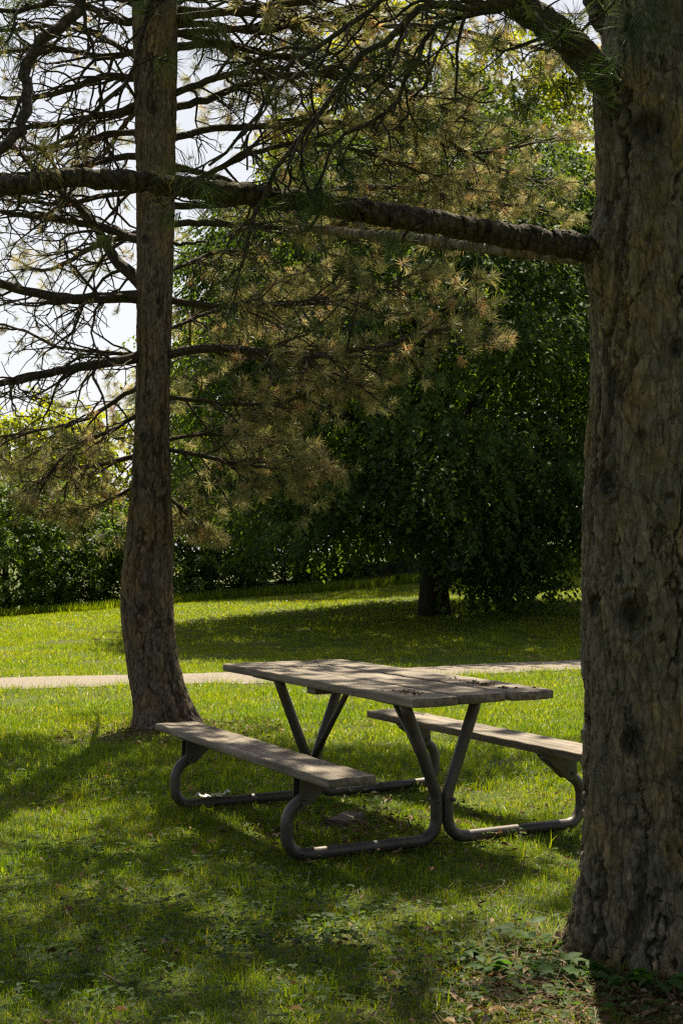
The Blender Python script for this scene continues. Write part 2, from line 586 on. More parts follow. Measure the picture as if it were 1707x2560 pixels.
# slab polygon, shared with the grass mask
SLAB = [at_z(x, y, 0.026, True) for x, y in ((815, 2047), (861, 2027), (913, 2030), (863, 2053))]
SLAB_C = np.mean(SLAB, 0)


def gz(x, y):
    lump = fbm(np.stack([x * 1.7, y * 1.7, 0 * x], 1), 3, 3) - 0.5
    return terrain(x, y) + 0.05 * lump * np.clip(np.abs(path_dist(x, y)) - 0.7, 0, 0.5) * 1.2 - 0.014


def keep_mask(x, y, edge=0.0):
    lt = at(395, 1665, LT_D)
    k = np.abs(path_dist(x, y)) > PATH_W - 0.05 + edge
    k &= (x - RT[0]) ** 2 + (y - RT[1]) ** 2 > 0.33 ** 2
    k &= (x - lt[0]) ** 2 + (y - lt[1]) ** 2 > 0.24 ** 2
    k &= (np.abs(x - SLAB_C[0]) > 0.13) | (np.abs(y - SLAB_C[1]) > 0.1)
    return k


def wedge(n, y0, y1, side=1.3, slope=0.255):
    """points spread evenly over the ground between y0 and y1"""
    out = []
    while sum(len(a) for a in out) < n:
        y = rng.uniform(y0, y1, n)
        hw = slope * y + side
        k = rng.uniform(0, slope * y1 + side, n) < hw
        y = y[k]
        x = rng.uniform(-1, 1, len(y)) * (slope * y + side)
        out.append(np.stack([x, y], 1))
    return np.concatenate(out)[:n]


def worn_at(x, y):
    lt = at(395, 1665, LT_D)
    return 0.9 * np.exp(-(((x - RT[0]) ** 2 + (y - RT[1]) ** 2) / 0.75 ** 2)) + 0.8 * np.exp(-(((x - lt[0]) ** 2 + (y - lt[1] + 0.2) ** 2) / 0.6 ** 2))


def blades(P, h, w, lean, three=True, bias=0.0):
    n = len(P)
    az = rng.uniform(0, 2 * PI, n)
    la = rng.uniform(0, 2 * PI, n)
    ln = np.abs(rng.normal(0, 1, n)) * lean
    side = np.stack([np.cos(az), np.sin(az), 0 * az], 1) * (w * rng.uniform(0.7, 1.3, n))[:, None]
    tip = np.stack([np.cos(la) * ln * h, np.sin(la) * ln * h, h / np.sqrt(1 + ln ** 2)], 1)
    B = np.concatenate([P, gz(P[:, 0], P[:, 1])[:, None]], 1)
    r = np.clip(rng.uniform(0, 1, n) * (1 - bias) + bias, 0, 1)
    if three:
        mid = tip * np.array([0.36, 0.36, 0.62])
        V = np.stack([B - side, B + side, B + mid + side * 0.75, B + mid - side * 0.75, B + tip], 1)
        b = np.arange(n)[:, None] * 5
        return V.reshape(-1, 3), b + np.array([[0, 1, 2, 3]]), b + np.array([[3, 2, 4]]), np.repeat(r, 5), 5
    V = np.stack([B - side, B + side, B + tip], 1)
    b = np.arange(n)[:, None] * 3
    return V.reshape(-1, 3), None, b + np.array([[0, 1, 2]]), np.repeat(r, 3), 3


def build_grass():
    VV, QQ, TT, RR, n0 = [], [], [], [], 0

    def put(res):
        nonlocal n0
        V, q, t, r, _ = res
        VV.append(V)
        RR.append(r)
        if q is not None:
            QQ.append(q + n0)
        TT.append(t + n0)
        n0 += len(V)
    zones = [(380000, 3.9, 8.2, 0.038, 0.00135, 1.3, True), (230000, 8.2, 13.0, 0.045, 0.0026, 1.1, True), (120000, 13.0, 17.6, 0.05, 0.0042, 0.9, False), (160000, 17.6, 25.0, 0.045, 0.006, 0.8, False), (130000, 25.0, 37.0, 0.05, 0.009, 0.8, False)]
    for n, y0, y1, h, w, lean, three in zones:
        P = wedge(n, y0, y1)
        x, y = P[:, 0], P[:, 1]
        d1 = fbm(np.stack([x * 1.6, y * 1.6, 0 * x], 1), 4, 21)
        d2 = fbm(np.stack([x * 5.0, y * 5.0, 0 * x], 1), 3, 31)
        k = keep_mask(x, y)
        k &= rng.uniform(0, 1, n) < np.clip(0.35 + 1.6 * (d1 - 0.32) + 0.9 * (d2 - 0.4), 0.12, 1) * (1 - worn_at(x, y))
        P, d1, d2 = P[k], d1[k], d2[k]
        hh = h * (0.45 + 1.1 * d2 + 0.5 * (d1 - 0.5)) * rng.uniform(0.5, 1.35, len(P))
        edge = np.abs(path_dist(P[:, 0], P[:, 1])) - PATH_W
        hh = hh * (1 + 0.5 * np.exp(-(edge / 0.12) ** 2))
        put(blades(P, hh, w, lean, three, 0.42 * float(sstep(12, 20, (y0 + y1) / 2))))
    # taller tufts in the shade and along the path
    for cx, cy in wedge(260, 4.2, 12.5, 0.6):
        n = rng.integers(14, 34)
        P = np.array([cx, cy]) + rng.normal(0, 0.035, (n, 2))
        P = P[keep_mask(P[:, 0], P[:, 1])]
        if len(P):
            put(blades(P, rng.uniform(0.05, 0.11, len(P)), 0.0022, 0.7, True))
    # rough grass along the foot of the hedge
    n = 26000
    px = rng.uniform(-9, 9, n)
    py = 33.6 + 0.25 * px + np.abs(rng.normal(0, 0.8, n)) + 0.5
    put(blades(np.stack([px, py], 1), rng.uniform(0.08, 0.28, n), 0.011, 0.45, False))
    o = mesh_np('grass', np.concatenate(VV), np.concatenate(QQ), np.concatenate(TT), M_GRASS, None, False, {'rnd': np.concatenate(RR)})
    tag(o, kind='stuff')


build_grass()


def leaf6(P, D, Nn, ln, wd, fold=0.25, droop=0.25):
    """rounded leaves, two quads each: P base, D direction, Nn upper side"""
    D = nrm(D)
    S = nrm(np.cross(D, Nn))
    U = np.cross(S, D)
    ln = np.broadcast_to(np.asarray(ln, float), (len(P),))[:, None]
    wd = np.broadcast_to(np.asarray(wd, float), (len(P),))[:, None]
    f = fold * wd
    V = np.stack([P,
                  P + D * ln * 0.30 + S * wd * 0.46 + U * f,
                  P + D * ln * 0.72 + S * wd * 0.40 + U * (f - droop * ln * 0.4),
                  P + D * ln - U * droop * ln,
                  P + D * ln * 0.72 - S * wd * 0.40 + U * (f - droop * ln * 0.4),
                  P + D * ln * 0.30 - S * wd * 0.46 + U * f], 1)
    b = np.arange(len(P))[:, None] * 6
    q = np.concatenate([b + np.array([[0, 1, 2, 3]]), b + np.array([[0, 3, 4, 5]])])
    return V.reshape(-1, 3), q


def leafn(P, D, Nn, ln, wd, fold=0.16, droop=0.25):
    """smooth ovate leaves with a midrib fold and a bent tip"""
    D = nrm(D)
    S = nrm(np.cross(D, Nn))
    U = np.cross(S, D)
    ln = np.asarray(ln, float)[:, None]
    wd = np.asarray(wd, float)[:, None]
    ts = [0.0, 0.1, 0.25, 0.42, 0.6, 0.77, 0.9, 1.0]
    ws = [0.06, 0.5, 0.86, 1.0, 0.92, 0.68, 0.36, 0.02]
    V = []
    for t, w_ in zip(ts, ws):
        c = P + D * ln * t - U * ln * droop * t ** 2
        V += [c + S * wd * 0.5 * w_ + U * wd * fold * w_, c, c - S * wd * 0.5 * w_ + U * wd * fold * w_]
    V = np.stack(V, 1)
    m = len(ts)
    q = []
    for k in range(m - 1):
        for j in range(2):
            q.append([k * 3 + j, k * 3 + j + 1, k * 3 + 4 + j, k * 3 + 3 + j])
    b = np.arange(len(P))[:, None, None] * (3 * m)
    return V.reshape(-1, 3), (b + np.array(q)[None]).reshape(-1, 4), 3 * m


def build_ground_cover():
    # clover and creeping weeds in patches between the grass
    pts = []
    for (cx, cy, r, n) in [(-0.95, 4.75, 0.45, 900), (-0.45, 5.2, 0.4, 700), (-0.9, 5.7, 0.4, 500), (-0.1, 5.3, 0.35, 520), (0.15, 4.75, 0.4, 500), (0.62, 4.7, 0.32, 620), (0.85, 4.45, 0.3, 420), (-0.2, 5.75, 0.35, 220), (0.35, 5.4, 0.35, 160), (-1.3, 6.6, 0.5, 420), (0.9, 9.0, 0.5, 240), (0.4, 8.3, 0.4, 160), (-1.4, 8.6, 0.5, 200), (-0.55, 6.35, 0.35, 220)]:
        pts.append(np.array([cx, cy]) + rng.normal(0, r * 0.62, (int(n * 0.38), 2)))
    pts.append(wedge(1500, 4.2, 9.0, 0.6))
    P = np.concatenate(pts)
    P = P[keep_mask(P[:, 0], P[:, 1])]
    n = len(P)
    base = np.concatenate([P, (gz(P[:, 0], P[:, 1]) + rng.uniform(0.025, 0.06, n))[:, None]], 1)
    V, Q, R = [], [], []
    m = 0
    for k in range(3):
        a = rng.uniform(0, 2 * PI, n) if k == 0 else a + 2.1
        D = np.stack([np.cos(a), np.sin(a), rng.uniform(-0.15, 0.35, n)], 1)
        up = np.stack([rng.normal(0, 0.3, n), rng.normal(0, 0.3, n), np.ones(n)], 1)
        s = rng.uniform(0.012, 0.024, n)
        v, q = leaf6(base, D, up, s, s * 0.9, 0.15, 0.1)
        V.append(v)
        Q.append(q + m)
        m += len(v)
        R.append(np.repeat(rng.uniform(0, 1, n), 6))
    o = mesh_np('clover_ground_cover', np.concatenate(V), np.concatenate(Q), None, M_CLOVER, None, False, {'rnd': np.concatenate(R)})
    tag(o, 'low clover and creeping weeds between the grass blades', 'ground cover', kind='stuff')
    # dead leaves and needles lying on the grass
    P = np.concatenate([wedge(800, 4.2, 9.5, 0.6), np.array([0.7, 4.5]) + rng.normal(0, 0.34, (420, 2)), RT + np.array([-0.12, -0.4]) + rng.normal(0, 0.3, (900, 2)), at(395, 1680, LT_D)[:2] + np.array([0.1, -0.35]) + rng.normal(0, 0.4, (700, 2)), np.array([0.15, 7.2]) + rng.normal(0, 0.5, (500, 2))])
    P = P[keep_mask(P[:, 0], P[:, 1])]
    n = len(P)
    base = np.concatenate([P, (gz(P[:, 0], P[:, 1]) + rng.uniform(0.012, 0.045, n))[:, None]], 1)
    a = rng.uniform(0, 2 * PI, n)
    D = np.stack([np.cos(a), np.sin(a), rng.uniform(-0.2, 0.3, n)], 1)
    up = np.stack([rng.normal(0, 0.45, n), rng.normal(0, 0.45, n), np.ones(n)], 1)
    s = rng.uniform(0.015, 0.05, n)
    v, q = leaf6(base, D, up, s, s * rng.uniform(0.35, 0.7, n), 0.3, 0.2)
    r = np.repeat(rng.uniform(0, 1, n), 6)
    # fallen needles
    P = np.concatenate([wedge(1800, 4.2, 8.5, 0.4), RT + np.array([-0.1, -0.4]) + rng.normal(0, 0.32, (1700, 2)), np.array([0.8, 4.5]) + rng.normal(0, 0.4, (1200, 2)), np.array([0.2, 6.0]) + rng.normal(0, 0.5, (300, 2))])
    P = P[keep_mask(P[:, 0], P[:, 1])]
    n2 = len(P)
    a = rng.uniform(0, 2 * PI, n2)
    B = np.concatenate([P, (gz(P[:, 0], P[:, 1]) + rng.uniform(0.012, 0.05, n2))[:, None]], 1)
    D = np.stack([np.cos(a), np.sin(a), rng.normal(0, 0.15, n2)], 1) * rng.uniform(0.05, 0.12, n2)[:, None]
    S = np.stack([-np.sin(a), np.cos(a), 0 * a], 1) * 0.0007
    vn = np.stack([B - S, B + S, B + D + S, B + D - S], 1).reshape(-1, 3)
    qn = np.arange(n2)[:, None] * 4 + np.array([[0, 1, 2, 3]]) + len(v)
    o = mesh_np('leaf_litter', np.concatenate([v, vn]), np.concatenate([q, qn]), None, M_DEAD, None, False, {'rnd': np.concatenate([r, np.repeat(rng.uniform(0.1, 0.8, n2), 4)])})
    tag(o, 'scattered dead leaves and fallen needles on the shaded grass', 'leaf litter', kind='stuff')


build_ground_cover()


# ------------------------------------------------------------------ picnic table
def plank(name, x0, x1, y0, y1, z0, z1, parent, seed, round_end=0.012):
    """a worn board along X with eased edges, waney long sides and a little cupping"""
    xs = np.concatenate([[x0, x0 + 0.004, x0 + 0.012], np.linspace(x0 + 0.03, x1 - 0.03, 60), [x1 - 0.012, x1 - 0.004, x1]])
    cx, cy, cz = (x0 + x1) / 2, (y0 + y1) / 2, (z0 + z1) / 2
    hw, ht = (y1 - y0) / 2, (z1 - z0) / 2
    e = 0.006
    # cross section loop
    sec = []
    ny = 9
    for t in np.linspace(-1, 1, ny):
        sec.append((t * (hw - e), ht))
    sec += [(hw - 0.3 * e, ht - 0.3 * e), (hw, ht - e), (hw, -ht + e), (hw - 0.3 * e, -ht + 0.3 * e)]
    for t in np.linspace(1, -1, ny):
        sec.append((t * (hw - e), -ht))
    sec += [(-hw + 0.3 * e, -ht + 0.3 * e), (-hw, -ht + e), (-hw, ht - e), (-hw + 0.3 * e, ht - 0.3 * e)]
    sec = np.array(sec)
    m = len(sec)
    V = []
    for x in xs:
        de = min(x - x0, x1 - x)
        sh = 1 - (0.02 * (1 - min(1, de / 0.012)) ** 2 + 0.0)
        shz = 1 - 0.12 * (1 - min(1, de / 0.012)) ** 2
        wob = 0.0025 * math.sin(x * 5.1 + seed) + 0.002 * math.sin(x * 13 + seed * 2)
        sag = 0.004 * math.sin((x - x0) / (x1 - x0) * PI + seed)
        for (y, z) in sec:
            yy = y * sh + wob * (1 if y > 0 else -0.7) * abs(y / hw) ** 2
            zz = z * shz - 0.0025 * (y / hw) ** 2 * math.sin(seed * 3 + x) + sag * 0.5 + 0.0012 * math.sin(x * 31 + seed * 7 + y * 60) * (1 if z > 0 else 0)
            V.append((x - cx, yy, zz))
    n = len(xs)
    i, j = np.meshgrid(np.arange(n - 1), np.arange(m), indexing='ij')
    jn = (j + 1) % m
    q = np.stack([i * m + j, i * m + jn, (i + 1) * m + jn, (i + 1) * m + j], -1).reshape(-1, 4)
    k = len(V)
    V += [(x0 - cx, 0, 0), (x1 - cx, 0, 0)]
    jj = np.arange(m)
    jn = (jj + 1) % m
    t = np.concatenate([np.stack([np.full(m, k), jn, jj], -1), np.stack([np.full(m, k + 1), (n - 1) * m + jj, (n - 1) * m + jn], -1)])
    o = mesh_np(name, V, q, t, M_WOOD, parent, False)
    o.location = (cx, cy, cz)
    return o


def box_mesh(name, poly, axis, a0, a1, mat, parent, bev=0.0):
    """extrude a polygon in the (Y,Z) plane along X from a0 to a1"""
    import bmesh
    bm = bmesh.new()
    lo = [bm.verts.new((a0, p[0], p[1])) for p in poly]
    hi = [bm.verts.new((a1, p[0], p[1])) for p in poly]
    bm.faces.new(lo[::-1])
    bm.faces.new(hi)
    for i in range(len(poly)):
        j = (i + 1) % len(poly)
        bm.faces.new((lo[i], lo[j], hi[j], hi[i]))
    if bev:
        bmesh.ops.bevel(bm, geom=list(bm.edges), offset=bev, segments=2, affect='EDGES', profile=0.5)
    bmesh.ops.recalc_face_normals(bm, faces=list(bm.faces))
    me = bpy.data.meshes.new(name)
    bm.to_mesh(me)
    bm.free()
    me.materials.append(mat)
    o = bpy.data.objects.new(name, me)
    COL.objects.link(o)
    o.parent = parent
    return o


def fillet(pts, rad, seg=10):
    """round the corners of a polyline"""
    P = [np.array(p, float) for p in pts]
    out = [P[0]]
    for i in range(1, len(P) - 1):
        a, b, c = P[i - 1], P[i], P[i + 1]
        u, w = nrm(a - b), nrm(c - b)
        ang = math.acos(max(-1, min(1, float(u @ w))))
        r = rad[i - 1]
        d = r / math.tan(ang / 2)
        d = min(d, 0.48 * np.linalg.norm(a - b), 0.48 * np.linalg.norm(c - b)) if d > 0 else d
        r = d * math.tan(ang / 2)
        cen = b + nrm(u + w) * (r / math.sin(ang / 2))
        s, e = b + u * d - cen, b + w * d - cen
        om = math.acos(max(-1, min(1, float(nrm(s) @ nrm(e)))))
        for k in range(seg + 1):
            t = k / seg
            out.append(cen + (math.sin((1 - t) * om) * s + math.sin(t * om) * e) / math.sin(om))
    out.append(P[-1])
    return np.array(out)


TH = 0.4727
TABLE = (0.1439, 7.433, 0.0)


def tl(U, V, Z):
    """table coordinates -> world"""
    u = np.array([math.sin(TH), -math.cos(TH), 0])
    v = np.array([math.cos(TH), math.sin(TH), 0])
    return np.array(TABLE) + u * U + v * V + np.array([0, 0, Z])


def build_table():
    root = empty('picnic_table', TABLE, 'weathered wooden picnic table with grey steel tube frame on the grass', 'picnic table', None, TH - PI / 2)
    w, gap = 0.2355, 0.0245
    for k, (o0, o1) in enumerate(((0, 0), (-0.012, -0.012), (0.006, 0.004))):
        y0 = -0.3775 + k * (w + gap)
        plank('tabletop_plank', -1.1025 + o0, 1.1025 + o1, y0, y0 + w, 0.707, 0.75, root, 1.3 + k * 2.1)
    for k, s in enumerate((-1, 1)):
        y0, y1 = sorted((s * 0.560, s * 0.794))
        plank('bench_plank', -1.094, 1.094, y0, y1, 0.388, 0.43, root, 8.2 + k * 3.3)
    r = 0.0288
    for a in (-0.7155, 0.7155):
        for s in (-1, 1):
            pts = [(a, s * 0.206, 0.694), (a, s * 0.0305, 0.24), (a, s * 0.0305, 0.028), (a, s * 0.815, 0.028), (a, s * 0.815, 0.225), (a, s * 0.59, 0.385)]
            P = fillet(pts, [0.16, 0.1, 0.13, 0.105], 12)
            # straight stretches get a few extra points so that the tube shades evenly
            Q = [P[0]]
            for p in P[1:]:
                n = max(1, int(np.linalg.norm(p - Q[-1]) / 0.06))
                b = Q[-1]
                for t in range(1, n + 1):
                    Q.append(b + (p - b) * t / n)
            T = Tubes()
            T.add(Q, np.full(len(Q), r), 20)
            leg = T.build('frame_tube', M_STEEL, root)
            # seat bracket: folded plate between tube and bench
            poly = [(s * 0.572, 0.3812), (s * 0.762, 0.3812), (s * 0.768, 0.285), (s * 0.748, 0.252), (s * 0.712, 0.258)]
            if s < 0:
                poly = poly[::-1]
            for dx in (-0.034, 0.034):
                box_mesh('seat_bracket', poly, 'x', a + dx - 0.002, a + dx + 0.002, M_STEEL, root)
            box_mesh('seat_bracket', [(min(s * 0.58, s * 0.78), 0.3815), (max(s * 0.58, s * 0.78), 0.3815), (max(s * 0.58, s * 0.78), 0.3865), (min(s * 0.58, s * 0.78), 0.3865)], 'x', a - 0.045, a + 0.045, M_STEEL, root)
            # bolt heads on the bracket and on the tube
            for (yy, zz) in ((s * 0.742, 0.285), (s * 0.045, 0.215)):
                T = Tubes()
                T.add([(a - 0.045, yy, zz), (a + 0.045, yy, zz)], [0.010, 0.010], 6)
                T.build('bolt', M_STEEL, root, False)
        # cross channel under the boards, ends cut on a slope
        box_mesh('cross_channel', [(-0.345, 0.700), (-0.20, 0.664), (0.20, 0.664), (0.345, 0.700), (0.345, 0.7062), (-0.345, 0.7062)], 'x', a - 0.030, a + 0.030, M_STEEL, root, 0.002)
        sg = 1 if a > 0 else -1
        T = Tubes()
        T.add([(sg * 0.20, 0, 0.70), (sg * 0.685, 0, 0.225)], [0.017, 0.017], 12)
        T.build('brace', M_STEEL, root)
    box_mesh('centre_cleat', [(-0.345, 0.672), (0.345, 0.672), (0.345, 0.7062), (-0.345, 0.7062)], 'x', -0.05, 0.05, M_WOOD, root, 0.003)
    # screw heads on the boards
    def screw(u, y, z):
        T = Tubes()
        T.add([(u, y, z - 0.003), (u, y, z + 0.0022)], [0.007, 0.006], 8)
        T.build('screw_head', M_STEEL, root, False)
    for u in (-0.7155, 0.7155):
        for k in range(3):
            for d in (0.06, 0.175):
                screw(u, -0.3775 + k * (w + gap) + d, 0.75)
        for s in (-1, 1):
            for d in (0.62, 0.735):
                screw(u, s * d, 0.43)


build_table()


def debris(name, spots, z, n, spread, label, group, elong=(1, 1)):
    r = np.random.default_rng(len(label) + n)
    C = np.array(spots)
    c = C.mean(0)
    P = np.concatenate([s + np.stack([r.normal(0, spread * elong[0], n), r.normal(0, spread * elong[1], n), np.abs(r.normal(0, 0.004, n)) + 0.003], 1) for s in C])
    k = len(P)
    a = r.uniform(0, 2 * PI, k)
    D = np.stack([np.cos(a), np.sin(a), r.uniform(-0.1, 0.5, k)], 1)
    up = np.stack([r.normal(0, 0.6, k), r.normal(0, 0.6, k), np.ones(k)], 1)
    s = r.uniform(0.006, 0.021, k)
    V, q = leaf6(P, D, up, s, s * r.uniform(0.2, 0.7, k), 0.5, 0.35)
    o = mesh_np(name, V, q, None, M_DEAD, None, False, {'rnd': np.repeat(r.uniform(0, 0.8, k), 6)}, c)
    tag(o, label, 'leaf debris', group)


G = 'dry leaf debris on the table'
debris('leaf_debris', [at_z(1005, 1733, 0.753, True), at_z(1040, 1737, 0.753, True)], 0.75, 26, 0.018, 'brown dry leaf crumbs on the front tabletop board near its near corner', G)
debris('leaf_debris', [at_z(1185, 1709, 0.753, True), at_z(1207, 1714, 0.753, True), at_z(1222, 1713, 0.753, True)], 0.75, 24, 0.016, 'largest dark clump of dry leaves on the rear tabletop boards', G)
debris('leaf_debris', [at_z(1257, 1722, 0.753, True)], 0.75, 16, 0.01, 'small curled brown leaf clump beside the tabletop end', G)
debris('leaf_debris', [at_z(1295, 1724, 0.753, True), at_z(1335, 1723, 0.753, True)], 0.75, 6, 0.014, 'few thin leaf crumbs at the right end of the tabletop', G)
debris('leaf_debris', [at_z(1140, 1700, 0.753, True)], 0.75, 8, 0.011, 'tiny brown leaf bits near the far edge of the tabletop', G)


def build_small():
    # paving slab
    V = [p for p in SLAB] + [p - np.array([0, 0, 0.055]) for p in SLAB]
    import bmesh
    bm = bmesh.new()
    v = [bm.verts.new(p - SLAB_C) for p in V]
    bm.faces.new(v[:4])
    bm.faces.new(v[4:][::-1])
    for i in range(4):
        j = (i + 1) % 4
        bm.faces.new((v[i], v[4 + i], v[4 + j], v[j]))
    bmesh.ops.recalc_face_normals(bm, faces=list(bm.faces))
    bmesh.ops.bevel(bm, geom=list(bm.edges), offset=0.006, segments=2, affect='EDGES')
    me = bpy.data.meshes.new('paving_slab')
    bm.to_mesh(me)
    bm.free()
    me.materials.append(M_SLAB)
    o = bpy.data.objects.new('paving_slab', me)
    COL.objects.link(o)
    o.location = SLAB_C
    tag(o, 'flat square brown paving slab lying in the grass under the table', 'paving slab')
    # torn paper on the far foot tube
    c = tl(-0.7155, -0.64, 0.066)
    n = 26
    r = np.random.default_rng(5)
    V, Q = [], []
    for k in range(n):
        t = k / (n - 1)
        lift = 0.014 * math.exp(-((t - 0.08) / 0.1) ** 2) + 0.018 * math.exp(-((t - 0.92) / 0.07) ** 2)
        p = tl(-0.7155, -0.70 + 0.2 * t, 0.064) - c
        for j, w in enumerate((-1, 0, 1)):
            V.append(p + np.array([r.normal(0, 0.004), 0.02 * w, lift * (1 + 0.3 * w) + abs(r.normal(0, 0.007))]))
    for k in range(n - 1):
        for j in range(2):
            Q.append((k * 3 + j, k * 3 + j + 1, (k + 1) * 3 + j + 1, (k + 1) * 3 + j))
    o = mesh_np('torn_paper', np.array(V), np.array(Q), None, M_PAPER, None, False)
    o.location = c
    tag(o, 'torn white paper scrap caught on the far left foot tube of the table', 'paper scrap')
    # fallen twigs
    for (x, y, L, a, lab) in ((1245, 2250, 0.16, 0.5, 'dark thin twig on the grass left of the thick pine trunk'), (325, 2480, 0.2, -0.35, 'pale long twig on the grass at the lower left'), (425, 2395, 0.09, 1.9, 'short twig on clover below the left bench'), (1500, 2520, 0.16, 0.8, 'curved twig among weeds at the foot of the thick pine trunk'), (290, 2163, 0.1, -0.2, 'grey flat twig in the grass left of the bench')):
        c = ground(x, y, True)
        t = np.linspace(-0.5, 0.5, 9)
        P = np.stack([np.cos(a) * t * L, np.sin(a) * t * L, 0.032 + 0.02 * np.sin(t * 5 + x) + 0 * t], 1)
        T = Tubes()
        T.add(P, np.linspace(0.0035, 0.0018, 9), 6)
        q = P[5] + np.outer(np.linspace(0, 1, 4), [math.cos(a + 0.7) * L * 0.25, math.sin(a + 0.7) * L * 0.25, 0.015])
        T.add(q, np.linspace(0.0022, 0.0012, 4), 5)
        o = T.build('fallen_twig', M_TWIG)
        o.location = c
        tag(o, lab, 'twig', 'fallen twigs')
    # broad leaved weeds by the thick pine
    G = 'broad leaved weeds round the thick pine'
    for (x, y, n, s, lab) in ((1308, 2352, 6, 0.085, 'tall broad leaved weed just left of the thick trunk foot'), (1355, 2385, 5, 0.08, 'bright green broad leaf weed touching the thick trunk foot'), (1402, 2447, 9, 0.085, 'bushy broad leaved weed below the thick trunk root'), (1455, 2462, 8, 0.075, 'broad leaved weed in front of the thick trunk, right of the bushy one'), (1655, 2487, 9, 0.095, 'large dark weed near the lower right corner'), (1570, 2475, 7, 0.07, 'low weed in front of the middle of the thick trunk'), (1150, 2408, 8, 0.06, 'low wide weed patch plant farthest from the thick trunk'), (1215, 2440, 8, 0.06, 'small leaved weed in the clover left of the bushy weed'), (1320, 2440, 7, 0.055, 'grey green weed between the bushy weed and the clover')):
        c = ground(x, y, True)
        r = np.random.default_rng(int(x + y))
        n, s = int(n * 1.7), s * 0.8
        a = r.uniform(0, 2 * PI, n) + np.arange(n)
        el = r.uniform(0.25, 0.9, n)
        D = np.stack([np.cos(a) * np.cos(el), np.sin(a) * np.cos(el), np.sin(el)], 1)
        st = D * (s * r.uniform(0.35, 0.9, n))[:, None] + np.array([0, 0, 0.02])
        D2 = D * [1, 1, 0.35]
        ln = s * r.uniform(0.75, 1.3, n)
        V, q, nv = leafn(st, D2, nrm(np.array([0, 0, 1.0]) + r.normal(0, 0.3, (n, 3))), ln, ln * r.uniform(0.45, 0.62, n), r.uniform(0.1, 0.25), r.uniform(0.2, 0.5))
        S = nrm(np.cross(D, [0.2, 0.1, 1])) * 0.0016
        vs = np.stack([-S, S, st + S, st - S], 1).reshape(-1, 3)
        qs = np.arange(n)[:, None] * 4 + np.array([[0, 1, 2, 3]]) + len(V)
        rn = np.concatenate([np.repeat(r.uniform(0, 1, n), nv), np.full(4 * n, 0.5)])
        o = mesh_np('broadleaf_weed', np.concatenate([V, vs]), np.concatenate([q, qs]), None, M_WEED, None, True, {'rnd': rn})
        o.location = c
        tag(o, lab, 'weed', G)


build_small()


